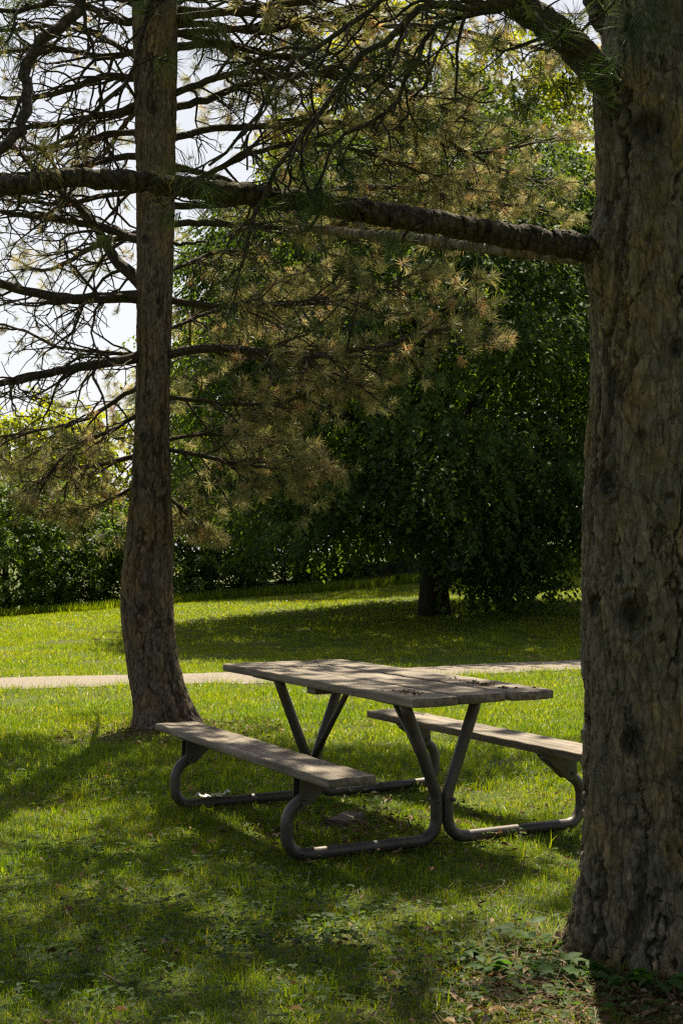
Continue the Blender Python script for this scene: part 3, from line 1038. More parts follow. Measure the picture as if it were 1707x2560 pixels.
# ------------------------------------------------------------------ pine trees
def pine_trunk(name, zc, xy, rad, zs, nth, mat, parent, seed, plate=(0.05, 0.19), depth=0.014, flare=0.25, flare_h=0.18, knots=(), bulges=()):
    cx = np.interp(zs, zc, [p[0] for p in xy])
    cy = np.interp(zs, zc, [p[1] for p in xy])
    rr = np.interp(zs, zc, rad)
    k = np.exp(-0.5 * (np.arange(-12, 13) / 5.0) ** 2)
    k /= k.sum()

    def sm(a):
        return np.convolve(np.pad(a, 12, 'edge'), k, 'valid')
    cx, cy, rr = sm(cx), sm(cy), sm(rr)
    th = np.arange(nth) / nth * 2 * PI
    Z, T = np.meshgrid(zs, th, indexing='ij')
    Rr = rr[:, None] * np.ones(nth)
    cs, sn = np.cos(T), np.sin(T)
    lob = fbm(np.stack([cs.ravel() * 1.6, sn.ravel() * 1.6, Z.ravel() * 0.4], 1), 3, seed).reshape(Z.shape) - 0.5
    Rr = Rr * (1 + 0.22 * lob)
    Rr = Rr * (1 + flare * np.exp(-np.clip(Z, -1, 9) / flare_h) * (1 + 2.4 * lob))
    mr = float(np.mean(rr))
    p = np.stack([cs.ravel() * mr, sn.ravel() * mr, Z.ravel()], 1)
    # bark: thin meandering cracks that come and go, and layered flakes between them
    wj = np.stack([fbm(p * [26, 26, 17], 4, seed + 1 + k) for k in range(3)], 1) - 0.5
    wl = np.stack([fbm(p * [5, 5, 2.5], 2, seed + 21 + k) for k in range(3)], 1) - 0.5
    sx_, sz_ = 0.7 / plate[0], 0.48 / plate[1]
    am1 = sstep(0.34, 0.55, fbm(p * [4, 4, 1.6], 3, seed + 12))
    am2 = sstep(0.42, 0.6, fbm(p * [6, 6, 2.6], 3, seed + 13))
    n1 = fbm(p * [sx_, sx_, sz_] + wj * 0.75 + wl * 0.9, 2, seed + 4)
    n2 = fbm(p * [sx_ * 1.7, sx_ * 1.7, sz_ * 2.1] + wj * 1.0 + wl, 2, seed + 6)
    fis1 = (1 - sstep(0.010, 0.042, np.abs(n1 - 0.5))) * (0.15 + 0.85 * am1)
    fis2 = (1 - sstep(0.005, 0.026, np.abs(n2 - 0.52))) * am2
    fis = np.maximum(fis1, 0.75 * fis2)
    sh1 = 1 - sstep(0.0, 0.13, np.abs(n1 - 0.5))            # plates dish towards their cracks
    fl = fbm(p * [30, 30, 12] + wj * 1.2, 4, seed + 9) * 11
    ter = (np.floor(fl) + sstep(0.0, 0.18, fl - np.floor(fl))) / 11
    fl2 = fbm(p * [75, 75, 26] + wj * 2, 3, seed + 10) * 7
    ter2 = (np.floor(fl2) + sstep(0.0, 0.25, fl2 - np.floor(fl2))) / 7
    h = -1.35 * depth * fis - 0.45 * depth * sh1 * am1 + 1.7 * depth * (ter - 0.5) + 0.65 * depth * (ter2 - 0.5) + 0.5 * depth * (fbm(p * [110, 110, 60], 2, seed + 15) - 0.5) + 0.6 * depth
    Rr = Rr + h.reshape(Z.shape) - 0.9 * depth
    kn = np.zeros(Z.shape)
    for (kz, ka, ks, amp) in knots:
        da = (T - ka + PI) % (2 * PI) - PI
        wob = 1 + 0.35 * lob
        rho = np.sqrt((da * rr[:, None]) ** 2 + ((Z - kz) * 0.85) ** 2) / ks * wob
        Rr = Rr + amp * np.exp(-(rho / 1.5) ** 2) - 1.25 * amp * np.exp(-(rho / 0.62) ** 2) + 0.26 * amp * np.cos(rho * 11) * np.exp(-(rho / 1.3) ** 2)
        kn = np.maximum(kn, 0.75 * np.exp(-(rho * (1 + 0.5 * (fbm(p * [20, 20, 20], 2, seed + 30).reshape(Z.shape) - 0.5)) / 0.72) ** 8))
    for (kz, ka, ks, amp) in bulges:       # collars where the big limbs leave
        da = (T - ka + PI) % (2 * PI) - PI
        dz = Z - kz
        rho2 = (da * rr[:, None] / ks) ** 2 + (dz / np.where(dz < 0, ks * 1.9, ks * 1.1)) ** 2
        Rr = Rr + amp * np.exp(-rho2)
    V = np.stack([cx[:, None] + cs * Rr, cy[:, None] + sn * Rr, Z], -1).reshape(-1, 3)
    n = len(zs)
    i, j = np.meshgrid(np.arange(n - 1), np.arange(nth), indexing='ij')
    jn = (j + 1) % nth
    Q = np.stack([i * nth + j, i * nth + jn, (i + 1) * nth + jn, (i + 1) * nth + j], -1).reshape(-1, 4)
    o = mesh_np(name, V, Q, None, mat, None, False, {'knot': kn.ravel(), 'fissure': 0.85 * fis})
    o.parent = parent
    o.matrix_parent_inverse = Matrix.Translation(parent.location).inverted()
    return o


UP = np.array([0, 0, 1.0])


def walk(p, d, L, n, r, droop, lift, wig):
    """a twig: leaves p along d, sags, then turns up at the tip"""
    d = nrm(d)
    st = L / n
    P = [p]
    wv = r.normal(0, wig, (n, 3))
    for k in range(n):
        t = k / n
        d = nrm(d + wv[k] + UP * (lift * max(0, t - 0.4) - droop * (1 - t)))
        P.append(P[-1] + d * st)
    return np.array(P), d


def grow(T, tufts, P, R, r, side_len, n_side, t0, tuft_p, sub=3, droop=0.12, lift=0.3, wig=0.13, tip=True, vert=0.45, tsz=1.0):
    n = len(P)
    tan = nrm(np.gradient(P, axis=0))
    for k in range(n_side):
        t = t0 + (1 - t0) * ((k + r.uniform(0, 0.9)) / n_side)
        i = min(n - 1, int(t * (n - 1)))
        tg = tan[i]
        sd = nrm(np.cross(tg, UP)) * (1 if (k % 2) else -1)
        b = r.normal(0, vert)
        a = r.uniform(0.6, 1.25)
        d = tg * math.cos(a) + (sd * math.cos(b) + UP * math.sin(b)) * math.sin(a)
        L = side_len * (1.08 - 0.62 * t) * r.uniform(0.55, 1.25)
        m = 8
        Q, de = walk(P[i], d, L, m, r, droop, lift, wig)
        r0 = min(R[i] * 0.55, 0.004 + 0.0105 * L)
        T.add(Q, np.linspace(r0 * 1.1, 0.0034, m + 1), 5, False)
        if r.uniform() < tuft_p:
            tufts.append((Q[-1], de, tsz * r.uniform(0.8, 1.15)))
        qt = nrm(np.gradient(Q, axis=0))
        for s in range(sub):
            j = r.integers(2, m)
            sd2 = nrm(np.cross(qt[j], UP)) * (1 if s % 2 else -1)
            d2 = qt[j] * 0.7 + sd2 * r.uniform(0.4, 1.0) + UP * r.normal(0, 0.35)
            L2 = L * r.uniform(0.22, 0.55)
            Q2, de2 = walk(Q[j], d2, L2, 5, r, droop * 0.7, lift * 1.3, wig * 1.2)
            T.add(Q2, np.linspace(max(0.0034, r0 * 0.5), 0.0028, 6), 4, False)
            if r.uniform() < tuft_p:
                tufts.append((Q2[-1], de2, tsz * r.uniform(0.75, 1.1)))
            if r.uniform() < 0.6:
                Q3, de3 = walk(Q2[2], nrm(Q2[3] - Q2[2]) + r.normal(0, 0.6, 3), L2 * 0.5, 4, r, 0.05, lift, wig * 1.3)
                T.add(Q3, np.linspace(0.003, 0.0025, 5), 4, False)
                if r.uniform() < tuft_p * 0.9:
                    tufts.append((Q3[-1], de3, tsz * r.uniform(0.7, 1.0)))
    if tip and tuft_p > 0.2:
        tufts.append((P[-1], tan[-1], tsz))


def needle_mesh(name, tufts, r, n, L, w, mat, parent, rbias=0.0):
    C = np.array([t[0] for t in tufts])
    D = nrm(np.array([t[1] for t in tufts]) + np.array([0, 0, 0.15]))
    S = np.array([t[2] for t in tufts])
    k = len(C)
    ref = np.tile(np.array([0.3, 0.5, 0.2]), (k, 1)) + r.normal(0, 0.5, (k, 3))
    A = nrm(np.cross(D, ref))
    B = np.cross(D, A)
    ang = r.uniform(0.12, 1.0, (k, n)) ** 0.8 * 1.45
    az = r.uniform(0, 2 * PI, (k, n))
    back = r.uniform(-0.07, 0.012, (k, n)) * S[:, None]
    ln = L * S[:, None] * r.uniform(0.7, 1.1, (k, n))
    dirn = D[:, None] * np.cos(ang)[..., None] + (A[:, None] * np.cos(az)[..., None] + B[:, None] * np.sin(az)[..., None]) * np.sin(ang)[..., None]
    p0 = C[:, None] + D[:, None] * back[..., None]
    p1 = p0 + dirn * ln[..., None] + np.array([0, 0, -0.10]) * (ln[..., None] ** 2) * 4
    sd = nrm(np.cross(dirn, r.normal(0, 1, (k, n, 3)))) * w
    pm = p0 + dirn * ln[..., None] * 0.55
    V = np.stack([p0 - sd * 0.7, p0 + sd * 0.7, pm + sd, p1, pm - sd], 2).reshape(-1, 3)
    b = np.arange(k * n)[:, None] * 5
    q = b + np.array([[0, 1, 2, 4]])
    t = b + np.array([[4, 2, 3]])
    tr = np.clip(r.beta(1.6, 1.9, k) + rbias, 0, 1)
    red = r.uniform(0, 1, k) < 0.045
    tr[red] = 0.96
    rn = np.clip(np.repeat(tr, n) + r.normal(0, 0.10, k * n), 0, 1)
    return mesh_np(name, V, q, t, mat, parent, False, {'rnd': np.repeat(rn, 5)})


def limb(root, pts, r0, r1, seed, spec, nd, mat=M_LIMB, rough=0.12, sides=10, seg=None, extra=(), collar=1.5, mneedle=M_NEEDLE_L):
    r = np.random.default_rng(seed)
    o0 = np.array(root.location)
    P0 = np.array(pts, float)
    L = np.linalg.norm(np.diff(P0, axis=0), axis=1).sum()
    n = seg or max(14, int(L / 0.07))
    P = spline(P0, n) - o0
    P[1:-1] += r.normal(0, 0.004, (n - 2, 3))
    t = np.linspace(0, 1, n)
    R = r1 + (r0 - r1) * (1 - t) ** 0.85
    R = R * (1 + (collar - 1) * np.exp(-t * L / (1.6 * r0)))
    T = Tubes()
    T.add(P, R, sides, True, rough, seed)
    tufts = []
    if spec:
        grow(T, tufts, P, R, r, **spec)
    for (p, d, s) in extra:
        tufts.append((np.asarray(p) - o0, nrm(np.asarray(d, float)), s))
    lo = T.build('limb', mat, root)
    if tufts:
        needle_mesh('needles', tufts, r, nd[0], nd[1], nd[2], mneedle, lo, nd[3] if len(nd) > 3 else 0)
    return lo


def build_left_pine():
    d = LT_D
    prof = [(0, 330, 446), (180, 333, 446), (400, 339, 440), (600, 342, 436), (900, 341, 427), (1060, 338, 426), (1220, 327, 430), (1340, 316, 437), (1450, 303, 434), (1550, 302, 438), (1650, 316, 446), (1700, 325, 459), (1750, 338, 474), (1800, 352, 494), (1816, 357, 500)]
    zc, xy, rad = [], [], []
    for (y, a, b) in prof[::-1]:
        pa, pb = at(a, y, d, True), at(b, y, d, True)
        c = (pa + pb) / 2
        zc.append(c[2])
        xy.append((c[0], d))
        rad.append(np.linalg.norm(pb - pa) / 2)
    base = np.array([xy[0][0], d, 0.0])
    zc += [7.5, 9.5, 11.5, 12.5]
    x = xy[-1][0]
    xy += [(x + 0.05, d), (x + 0.1, d - 0.05), (x + 0.1, d), (x + 0.1, d)]
    rad += [0.15, 0.11, 0.05, 0.02]
    zc[0] = -0.1
    root = empty('pine_tree', base, 'slender pine with curved trunk foot and sparse bare lower limbs behind the left bench', 'pine tree', 'pine trees')
    zs = np.concatenate([np.arange(-0.08, 6.6, 0.013), np.arange(6.6, 12.5, 0.08)])
    kn = [(at(1, y * K, d, True)[2], az, s, a) for (y, az, s, a) in ((1010, -2.0, 0.05, 0.012), (1150, -1.0, 0.035, 0.006), (1400, -1.6, 0.06, 0.012), (700, -1.2, 0.04, 0.008), (560, -2.0, 0.05, 0.01), (815, -0.4, 0.04, 0.01), (270, -1.5, 0.05, 0.008), (1430, -0.6, 0.05, 0.015), (910, -1.7, 0.03, 0.006))]
    pine_trunk('trunk', zc, xy, rad, zs, 170, M_BARK_L, root, 40, (0.055, 0.34), 0.0075, 0.32, 0.16, kn)

    def tr(pts, d1, d0=d):
        n = len(pts)
        return [at(x, y, d0 + (d1 - d0) * k / (n - 1)) for k, (x, y) in enumerate(pts)]
    bare = dict(side_len=0.9, n_side=20, t0=0.10, tuft_p=0.32, sub=4, droop=0.13, lift=0.22, wig=0.24, tsz=0.66)
    full = dict(side_len=0.95, n_side=20, t0=0.18, tuft_p=0.72, sub=4, droop=0.07, lift=0.32, wig=0.13, tsz=0.95)
    nb = (26, 0.085, 0.0016, 0.0)
    nf = (52, 0.108, 0.0016, -0.02)
    S = [
        # left side, lower: sparse, drooping
        ([(345, 683), (240, 682), (160, 686), (60, 668), (-40, 640), (-160, 610)], 11.0, .05, .02, bare, nb),
        ([(345, 668), (270, 600), (215, 515), (150, 448), (90, 400), (30, 330)], 11.9, .052, .016, bare, nb),
        ([(345, 562), (240, 522), (110, 500), (0, 486), (-120, 470)], 12.2, .036, .014, bare, nb),
        ([(345, 815), (200, 840), (90, 862), (0, 882), (-110, 915)], 10.6, .045, .018, bare, nb),
        ([(345, 815), (250, 810), (140, 798), (60, 760), (-20, 740)], 12.0, .018, .008, bare, nb),
        ([(345, 940), (260, 985), (170, 1030), (90, 1110), (50, 1130)], 11.2, .020, .007, dict(full, side_len=.7, n_side=16, droop=.12), nf),
        ([(345, 1035), (240, 1065), (120, 1078), (0, 1075), (-90, 1060)], 11.9, .022, .008, dict(full, side_len=.7, n_side=17, droop=.1), nf),
        ([(345, 880), (280, 910), (200, 960), (110, 985), (20, 1000), (-60, 1010)], 12.3, .022, .008, dict(full, side_len=.8, n_side=17, droop=.12), nf),
        ([(345, 1100), (270, 1140), (190, 1175), (110, 1165)], 11.7, .016, .006, dict(full, side_len=.55, n_side=12, droop=.1), nf),
        # left side, upper
        ([(345, 430), (240, 450), (120, 470), (0, 440), (-100, 430)], 12.6, .026, .01, bare, nb),
        ([(345, 358), (250, 365), (150, 392), (40, 400), (-80, 420)], 12.0, .03, .011, dict(bare, n_side=17), nb),
        ([(345, 232), (280, 255), (180, 275), (70, 292), (-60, 300)], 11.3, .035, .012, dict(bare, n_side=18), nb),
        ([(345, 188), (250, 175), (160, 205), (60, 225), (-60, 220)], 12.2, .034, .012, dict(bare, n_side=18), nb),
        ([(345, 50), (270, 48), (200, 12), (100, -30)], 11.8, .036, .014, dict(bare, n_side=17), nb),
        ([(345, 110), (240, 130), (120, 110), (0, 120), (-80, 110)], 12.8, .03, .012, dict(bare, n_side=18), nb),
        ([(345, 20), (230, -20), (120, -60), (0, -70)], 12.9, .03, .012, dict(bare, n_side=17), nb),
        ([(345, 300), (250, 310), (150, 335), (50, 340), (-80, 350)], 13.2, .028, .011, dict(bare, n_side=17), nb),
        ([(345, 150), (230, 85), (110, 60), (0, 70), (-80, 50)], 13.6, .028, .011, dict(bare, n_side=18), nb),
        ([(360, 20), (470, -10), (600, 10), (720, -30)], 13.0, .028, .011, dict(bare, n_side=17), nb),
        ([(360, 20), (560, 30), (800, 60), (1000, 60), (1180, 100), (1330, 130)], 12.9, .032, .009, dict(full, n_side=30, side_len=.95), nf),
        ([(360, 80), (600, 60), (850, 20), (1050, 30), (1250, 15)], 13.6, .03, .009, dict(full, n_side=28, side_len=.95), nf),
        # right side, lower
        ([(360, 823), (430, 806), (520, 800), (610, 812), (700, 820), (790, 808), (880, 794), (960, 774), (1040, 745), (1092, 697)], 10.9, .038, .009, dict(full, n_side=34, side_len=1.05, lift=.3, tsz=1), nf),
        ([(360, 690), (450, 695), (545, 705), (650, 700), (780, 690), (900, 650), (980, 615)], 11.9, .024, .009, dict(full, n_side=26, side_len=.9), nf),
        ([(360, 912), (450, 918), (540, 928), (640, 925), (740, 890), (830, 870)], 11.3, .02, .007, dict(full, n_side=24, side_len=.8), nf),
        ([(360, 1030), (430, 1040), (520, 1060), (620, 1075), (700, 1082), (775, 1062)], 11.1, .02, .007, dict(full, n_side=24, side_len=.72), nf),
        ([(360, 1020), (430, 1000), (520, 1000), (610, 1020), (670, 1010)], 11.9, .018, .007, dict(full, n_side=18, side_len=.75), nf),
        ([(360, 1120), (410, 1160), (450, 1205), (480, 1235)], 11.5, .014, .006, dict(full, n_side=11, side_len=.4), nf),
        ([(360, 770), (450, 730), (560, 690), (650, 640), (720, 620)], 12.4, .018, .007, dict(full, n_side=17, side_len=.7, tuft_p=.85), nf),
        # right side, upper
        ([(360, 515), (460, 512), (600, 520), (720, 525), (860, 500), (960, 470), (1050, 450)], 12.6, .028, .009, dict(full, n_side=26, side_len=.9), nf),
        ([(360, 560), (430, 560), (470, 555)], 11.2, .016, .010, None, nb),
        ([(360, 430), (450, 412), (560, 360), (680, 330), (820, 345), (950, 390), (1060, 420)], 11.7, .026, .008, dict(full, n_side=28, side_len=.95), nf),
        ([(360, 255), (470, 230), (560, 195), (700, 170), (850, 180), (1000, 240), (1100, 290)], 12.3, .034, .01, dict(full, n_side=30, side_len=1.0, tuft_p=.85), nf),
        ([(360, 230), (450, 195), (560, 165), (690, 172), (800, 150), (920, 110)], 11.3, .03, .011, dict(bare, n_side=21), nb),
        ([(360, 120), (480, 100), (600, 120), (760, 160), (900, 220), (1040, 330), (1180, 400), (1300, 430)], 13.0, .034, .009, dict(full, n_side=30, side_len=1.05), nf),
        ([(360, 60), (480, 55), (600, 75), (720, 40), (820, 10)], 11.9, .03, .012, dict(bare, n_side=21), nb),
        ([(360, 330), (470, 300), (600, 290), (760, 280), (920, 300), (1080, 350), (1220, 330), (1320, 300)], 13.3, .032, .009, dict(full, n_side=32, side_len=1.0), nf),
        ([(360, 640), (440, 600), (520, 575), (620, 590)], 12.3, .018, .007, dict(bare, n_side=14), nb),
        ([(360, 470), (520, 470), (700, 440), (900, 430), (1080, 460), (1230, 480), (1330, 500)], 13.5, .03, .009, dict(full, n_side=28, side_len=.85), nf),
    ]
    for k, (pts, d1, r0, r1, spec, nd) in enumerate(S):
        limb(root, tr(pts, d1), r0, r1, 100 + k, spec, nd)
    # whorls above the picture and towards the back: they cast the dappled shade
    r = np.random.default_rng(77)
    for k in range(16):
        z = 6.0 + (k % 8) * 0.7 + r.uniform(-0.1, 0.1)
        az = -PI / 2 + 0.7 + r.normal(0, 0.75) if k % 4 else r.uniform(0, 2 * PI)
        L = (3.9 - (z - 6.0) * 0.42) * r.uniform(0.75, 1.1)
        p = np.array([x + 0.07, d, z])
        dv = np.array([math.cos(az), math.sin(az), 0.10])
        pts = [p, p + dv * L * 0.35, p + dv * L * 0.7 + UP * 0.05 * L, p + dv * L + UP * 0.12 * L]
        if k in (8, 10):
            continue
        limb(root, pts, 0.035, 0.01, 300 + k, dict(full, n_side=13, side_len=0.8, sub=3, tuft_p=0.85), (56, 0.14, 0.0045, 0.0))
    for k in range(4):
        z = 5.7 + 0.55 * k
        az = -0.1 - 0.13 * ((k * 2) % 5)
        p = np.array([x + 0.05, d, z])
        dv = np.array([math.cos(az), math.sin(az), 0.08])
        limb(root, [p, p + dv * 1.2, p + dv * 2.3 + UP * 0.05, p + dv * (3.1 + 0.15 * (k % 3)) + UP * 0.2], 0.034, 0.01, 380 + k, dict(full, n_side=15, side_len=0.8, sub=3, tuft_p=.95), (50, 0.13, 0.0042, 0.0))
    for k in range(6):
        z = 2.9 + k * 0.55
        az = PI / 2 + (-1) ** k * r.uniform(0.1, 0.7)
        p = np.array([x, d, z])
        dv = np.array([math.cos(az), math.sin(az), 0.05])
        limb(root, [p, p + dv, p + dv * 2.1 - UP * 0.1, p + dv * 3 + UP * 0.15], 0.03, 0.009, 340 + k, dict(full, n_side=14, side_len=.8, tuft_p=.6), nf)


build_left_pine()


def build_right_pine():
    d = RT[1]
    root = empty('pine_tree', (RT[0], RT[1], 0.0), 'thick grey barked pine trunk at the right edge with a long limb across the view', 'pine tree', 'pine trees')
    prof = [(2400, 1398), (2330, 1415), (2250, 1425), (2150, 1437), (2000, 1449), (1800, 1450), (1500, 1447), (1250, 1450), (1000, 1460), (700, 1470), (450, 1484), (250, 1490), (60, 1500)]
    zc, xy, rad = [], [], []
    R = 0.262
    for k, (y, xl) in enumerate(prof):
        p = at(xl, y, d, True)
        rr = R - 0.018 * k / 12
        zc.append(p[2])
        xy.append((p[0] + rr + 0.016, d))
        rad.append(rr)
    zc[0] = -0.1
    for j in range(4):
        xy[j] = (xy[4][0], d)
        rad[j] = rad[4]
    top = xy[-1][0]
    zc += [5, 7, 10, 12]
    xy += [(top + 0.03, d), (top + 0.05, d), (top + 0.1, d), (top + 0.1, d)]
    rad += [0.21, 0.17, 0.09, 0.02]
    zs = np.concatenate([np.arange(-0.09, 3.75, 0.006), np.arange(3.75, 12, 0.06)])

    def knot(x, y, s, a):
        p = at(x, y, d - 0.2)
        c = np.interp(p[2], zc, [q[0] for q in xy])
        f = (x - 1502.0) / 169.0
        return (p[2], -math.acos(max(-0.97, min(0.97, f))), s * 1.35, a * 1.2)
    kn = [knot(1362, 1100, 0.038, 0.022), knot(1415, 1405, 0.05, 0.024), knot(1348, 1390, 0.035, 0.02), knot(1545, 1395, 0.045, 0.02), knot(1430, 1000, 0.02, 0.006), knot(1410, 1700, 0.045, 0.016), knot(1520, 1770, 0.05, 0.016), knot(1500, 800, 0.03, 0.01), knot(1420, 300, 0.06, 0.02)]
    pine_trunk('trunk', zc, xy, rad, zs, 340, M_BARK_R, root, 60, (0.066, 0.36), 0.0125, 0.34, 0.16, kn, [(at(1360, 577, d)[2], PI * 1.06, 0.085, 0.055), (at(1430, 240, d)[2], PI * 1.12, 0.11, 0.06)])

    def tr(pts, d0, d1):
        n = len(pts)
        return [at(x, y, d0 + (d1 - d0) * k / (n - 1)) for k, (x, y) in enumerate(pts)]

    def tf(x, y, dd, dx, dy, s=1.0):
        p = at(x, y, dd)
        q = at(x + dx, y + dy, dd)
        return (p, q - p, s)
    hang = dict(side_len=0.34, n_side=14, t0=0.15, tuft_p=0.12, sub=2, droop=0.16, lift=0.3, wig=0.2, tsz=0.9)
    nd = (70, 0.125, 0.0009, -0.1)
    KW = dict(mneedle=M_NEEDLE_R, mat=M_LIMB)
    # the long limb across the picture
    limb(root, tr([(1450, 590), (1350, 572), (1250, 553), (1100, 530), (980, 508), (850, 488), (700, 464), (560, 446), (420, 430), (280, 413), (150, 410), (60, 424), (-60, 424), (-180, 400)], 4.98, 4.0), .046, .023, 500, dict(hang, n_side=16, side_len=.3, tuft_p=.1, t0=.3), nd, sides=24, seg=330, rough=.055, collar=1.5,
         extra=[tf(905, 560, 4.72, -50, -50, .95), tf(890, 545, 4.72, -10, -60, .8)], **KW)
    # the peeled limb behind it
    limb(root, tr([(1450, 600), (1330, 588), (1200, 576), (1060, 562), (930, 547), (800, 535), (700, 520)], 5.1, 6.9), .034, .017, 501, dict(hang, n_side=8, t0=.5), nd, sides=20, seg=200, rough=.13, mat=M_BARK_R, mneedle=M_NEEDLE_R)
    # heavy limb leaving at the top
    limb(root, tr([(1480, 330), (1410, 215), (1340, 130), (1265, 62), (1180, 5), (1080, -70), (950, -160)], 4.98, 4.4), .062, .034, 502, dict(hang, t0=.35, n_side=12, side_len=.5, tuft_p=.35), nd, sides=24, seg=170, rough=.06, collar=1.5,
         extra=[tf(1205, 245, 4.5, -10, -60, 1.0), tf(1200, 250, 4.5, 30, 60, 1.0), tf(1195, 245, 4.5, -50, 20, .9), tf(1120, 105, 4.5, -40, 20), tf(1130, 100, 4.5, 30, -30), tf(1290, 210, 4.55, -20, -50, 1.1), tf(1310, 200, 4.55, 40, 20, 1.1), tf(1330, 180, 4.55, 20, 60, 1.0), tf(1440, 75, 4.5, -30, 50, 1.1), tf(1480, 60, 4.5, 50, 30, 1.1), tf(1500, 20, 4.5, 10, -40, 1.1), tf(1400, 160, 4.5, -30, 60, 1.0), tf(1370, 230, 4.6, 20, 40, .9), tf(1220, 30, 4.5, 20, 40, .9), tf(1160, 40, 4.5, -30, 50, .9), tf(1250, 90, 4.5, -10, 60, .9)], **KW)
    limb(root, tr([(1480, 120), (1400, 60), (1370, 20), (1345, -60)], 5.0, 5.1), .05, .03, 503, None, nd, sides=18, seg=60, rough=.2, **KW)
    # hanging branches across the top middle
    limb(root, tr([(1180, 5), (1080, 20), (980, 10), (900, 82), (830, 128), (770, 215), (700, 300), (630, 392), (592, 480), (560, 580), (520, 648)], 4.4, 4.2), .013, .004, 504, dict(hang, n_side=18, side_len=.3), nd,
         extra=[tf(690, 110, 4.3, 40, 40, .8), tf(870, 130, 4.3, 60, 10, .8)], **KW)
    limb(root, tr([(1150, 20), (1000, 60), (960, 130), (900, 245), (840, 290), (770, 330), (720, 440)], 4.5, 4.35), .010, .004, 505, dict(hang, n_side=14, side_len=.3, tuft_p=.3), nd,
         extra=[tf(880, 250, 4.4, -60, -30, .9), tf(985, 275, 4.4, -40, 10, .8)], **KW)
    limb(root, tr([(1100, 10), (940, -30), (800, 60), (720, 110), (660, 150), (560, 300), (480, 380)], 4.4, 4.1), .010, .004, 506, dict(hang, n_side=14, side_len=.32, tuft_p=.1), nd, **KW)
    # dark branch falling at the left, with tufts before the far trunk
    limb(root, [np.array([0.95, 4.9, 4.3]), np.array([0.3, 4.5, 3.9]), np.array([-0.3, 4.0, 3.2])] + tr([(215, -45), (183, 20), (140, 58), (88, 112), (57, 165), (64, 232), (42, 300), (0, 348), (-70, 400)], 3.9, 3.7), .03, .012, 507, dict(hang, t0=.45, n_side=14, tuft_p=.05), nd, sides=14, rough=.2, seg=150,
         extra=[], **KW)
    limb(root, [np.array([0.95, 4.9, 4.5]), np.array([0.3, 4.6, 4.0])] + tr([(470, -60), (352, -10), (330, 92), (305, 160), (268, 215), (200, 275), (130, 330), (60, 345)], 4.2, 4.0), .016, .005, 508, dict(hang, t0=.5, n_side=12, side_len=.3, tuft_p=.1), nd,
         extra=[tf(480, 90, 4.1, -70, -8, 1.05), tf(485, 92, 4.1, -50, -30, 1.0), tf(478, 95, 4.1, -40, 40, .95), tf(490, 88, 4.1, 20, 60, .8), tf(390, 500, 4.1, -30, 20, .55), tf(230, 560, 4.1, -20, 30, .55)], **KW)
    limb(root, [np.array([0.95, 4.9, 4.6]), np.array([0.2, 4.3, 4.1])] + tr([(300, -80), (140, -20), (90, 20), (0, 28), (-80, 10)], 3.9, 3.8), .014, .006, 509, dict(hang, t0=.5, n_side=9, side_len=.3, tuft_p=.05), nd, **KW)
    # crown above the picture
    r = np.random.default_rng(78)
    full = dict(side_len=0.95, n_side=15, t0=0.2, tuft_p=0.95, sub=3, droop=0.05, lift=0.3, wig=0.13, tsz=1.0)
    for k in range(18):
        z = 4.0 + (k % 9) * 0.62 + r.uniform(-0.1, 0.1)
        az = r.normal(2.0, 0.6) if k % 3 else r.uniform(0, 2 * PI)
        L = (3.9 - (z - 4.0) * 0.35) * r.uniform(0.8, 1.1)
        p = np.array([top, d, z])
        dv = np.array([math.cos(az), math.sin(az), 0.26])
        if k == 9:
            continue
        limb(root, [p, p + dv * L * 0.35, p + dv * L * 0.7 + UP * 0.06 * L, p + dv * L + UP * 0.2 * L], 0.05, 0.012, 600 + k, dict(full, n_side=13, side_len=0.85), (56, 0.14, 0.0045, -0.1), **KW)


build_right_pine()


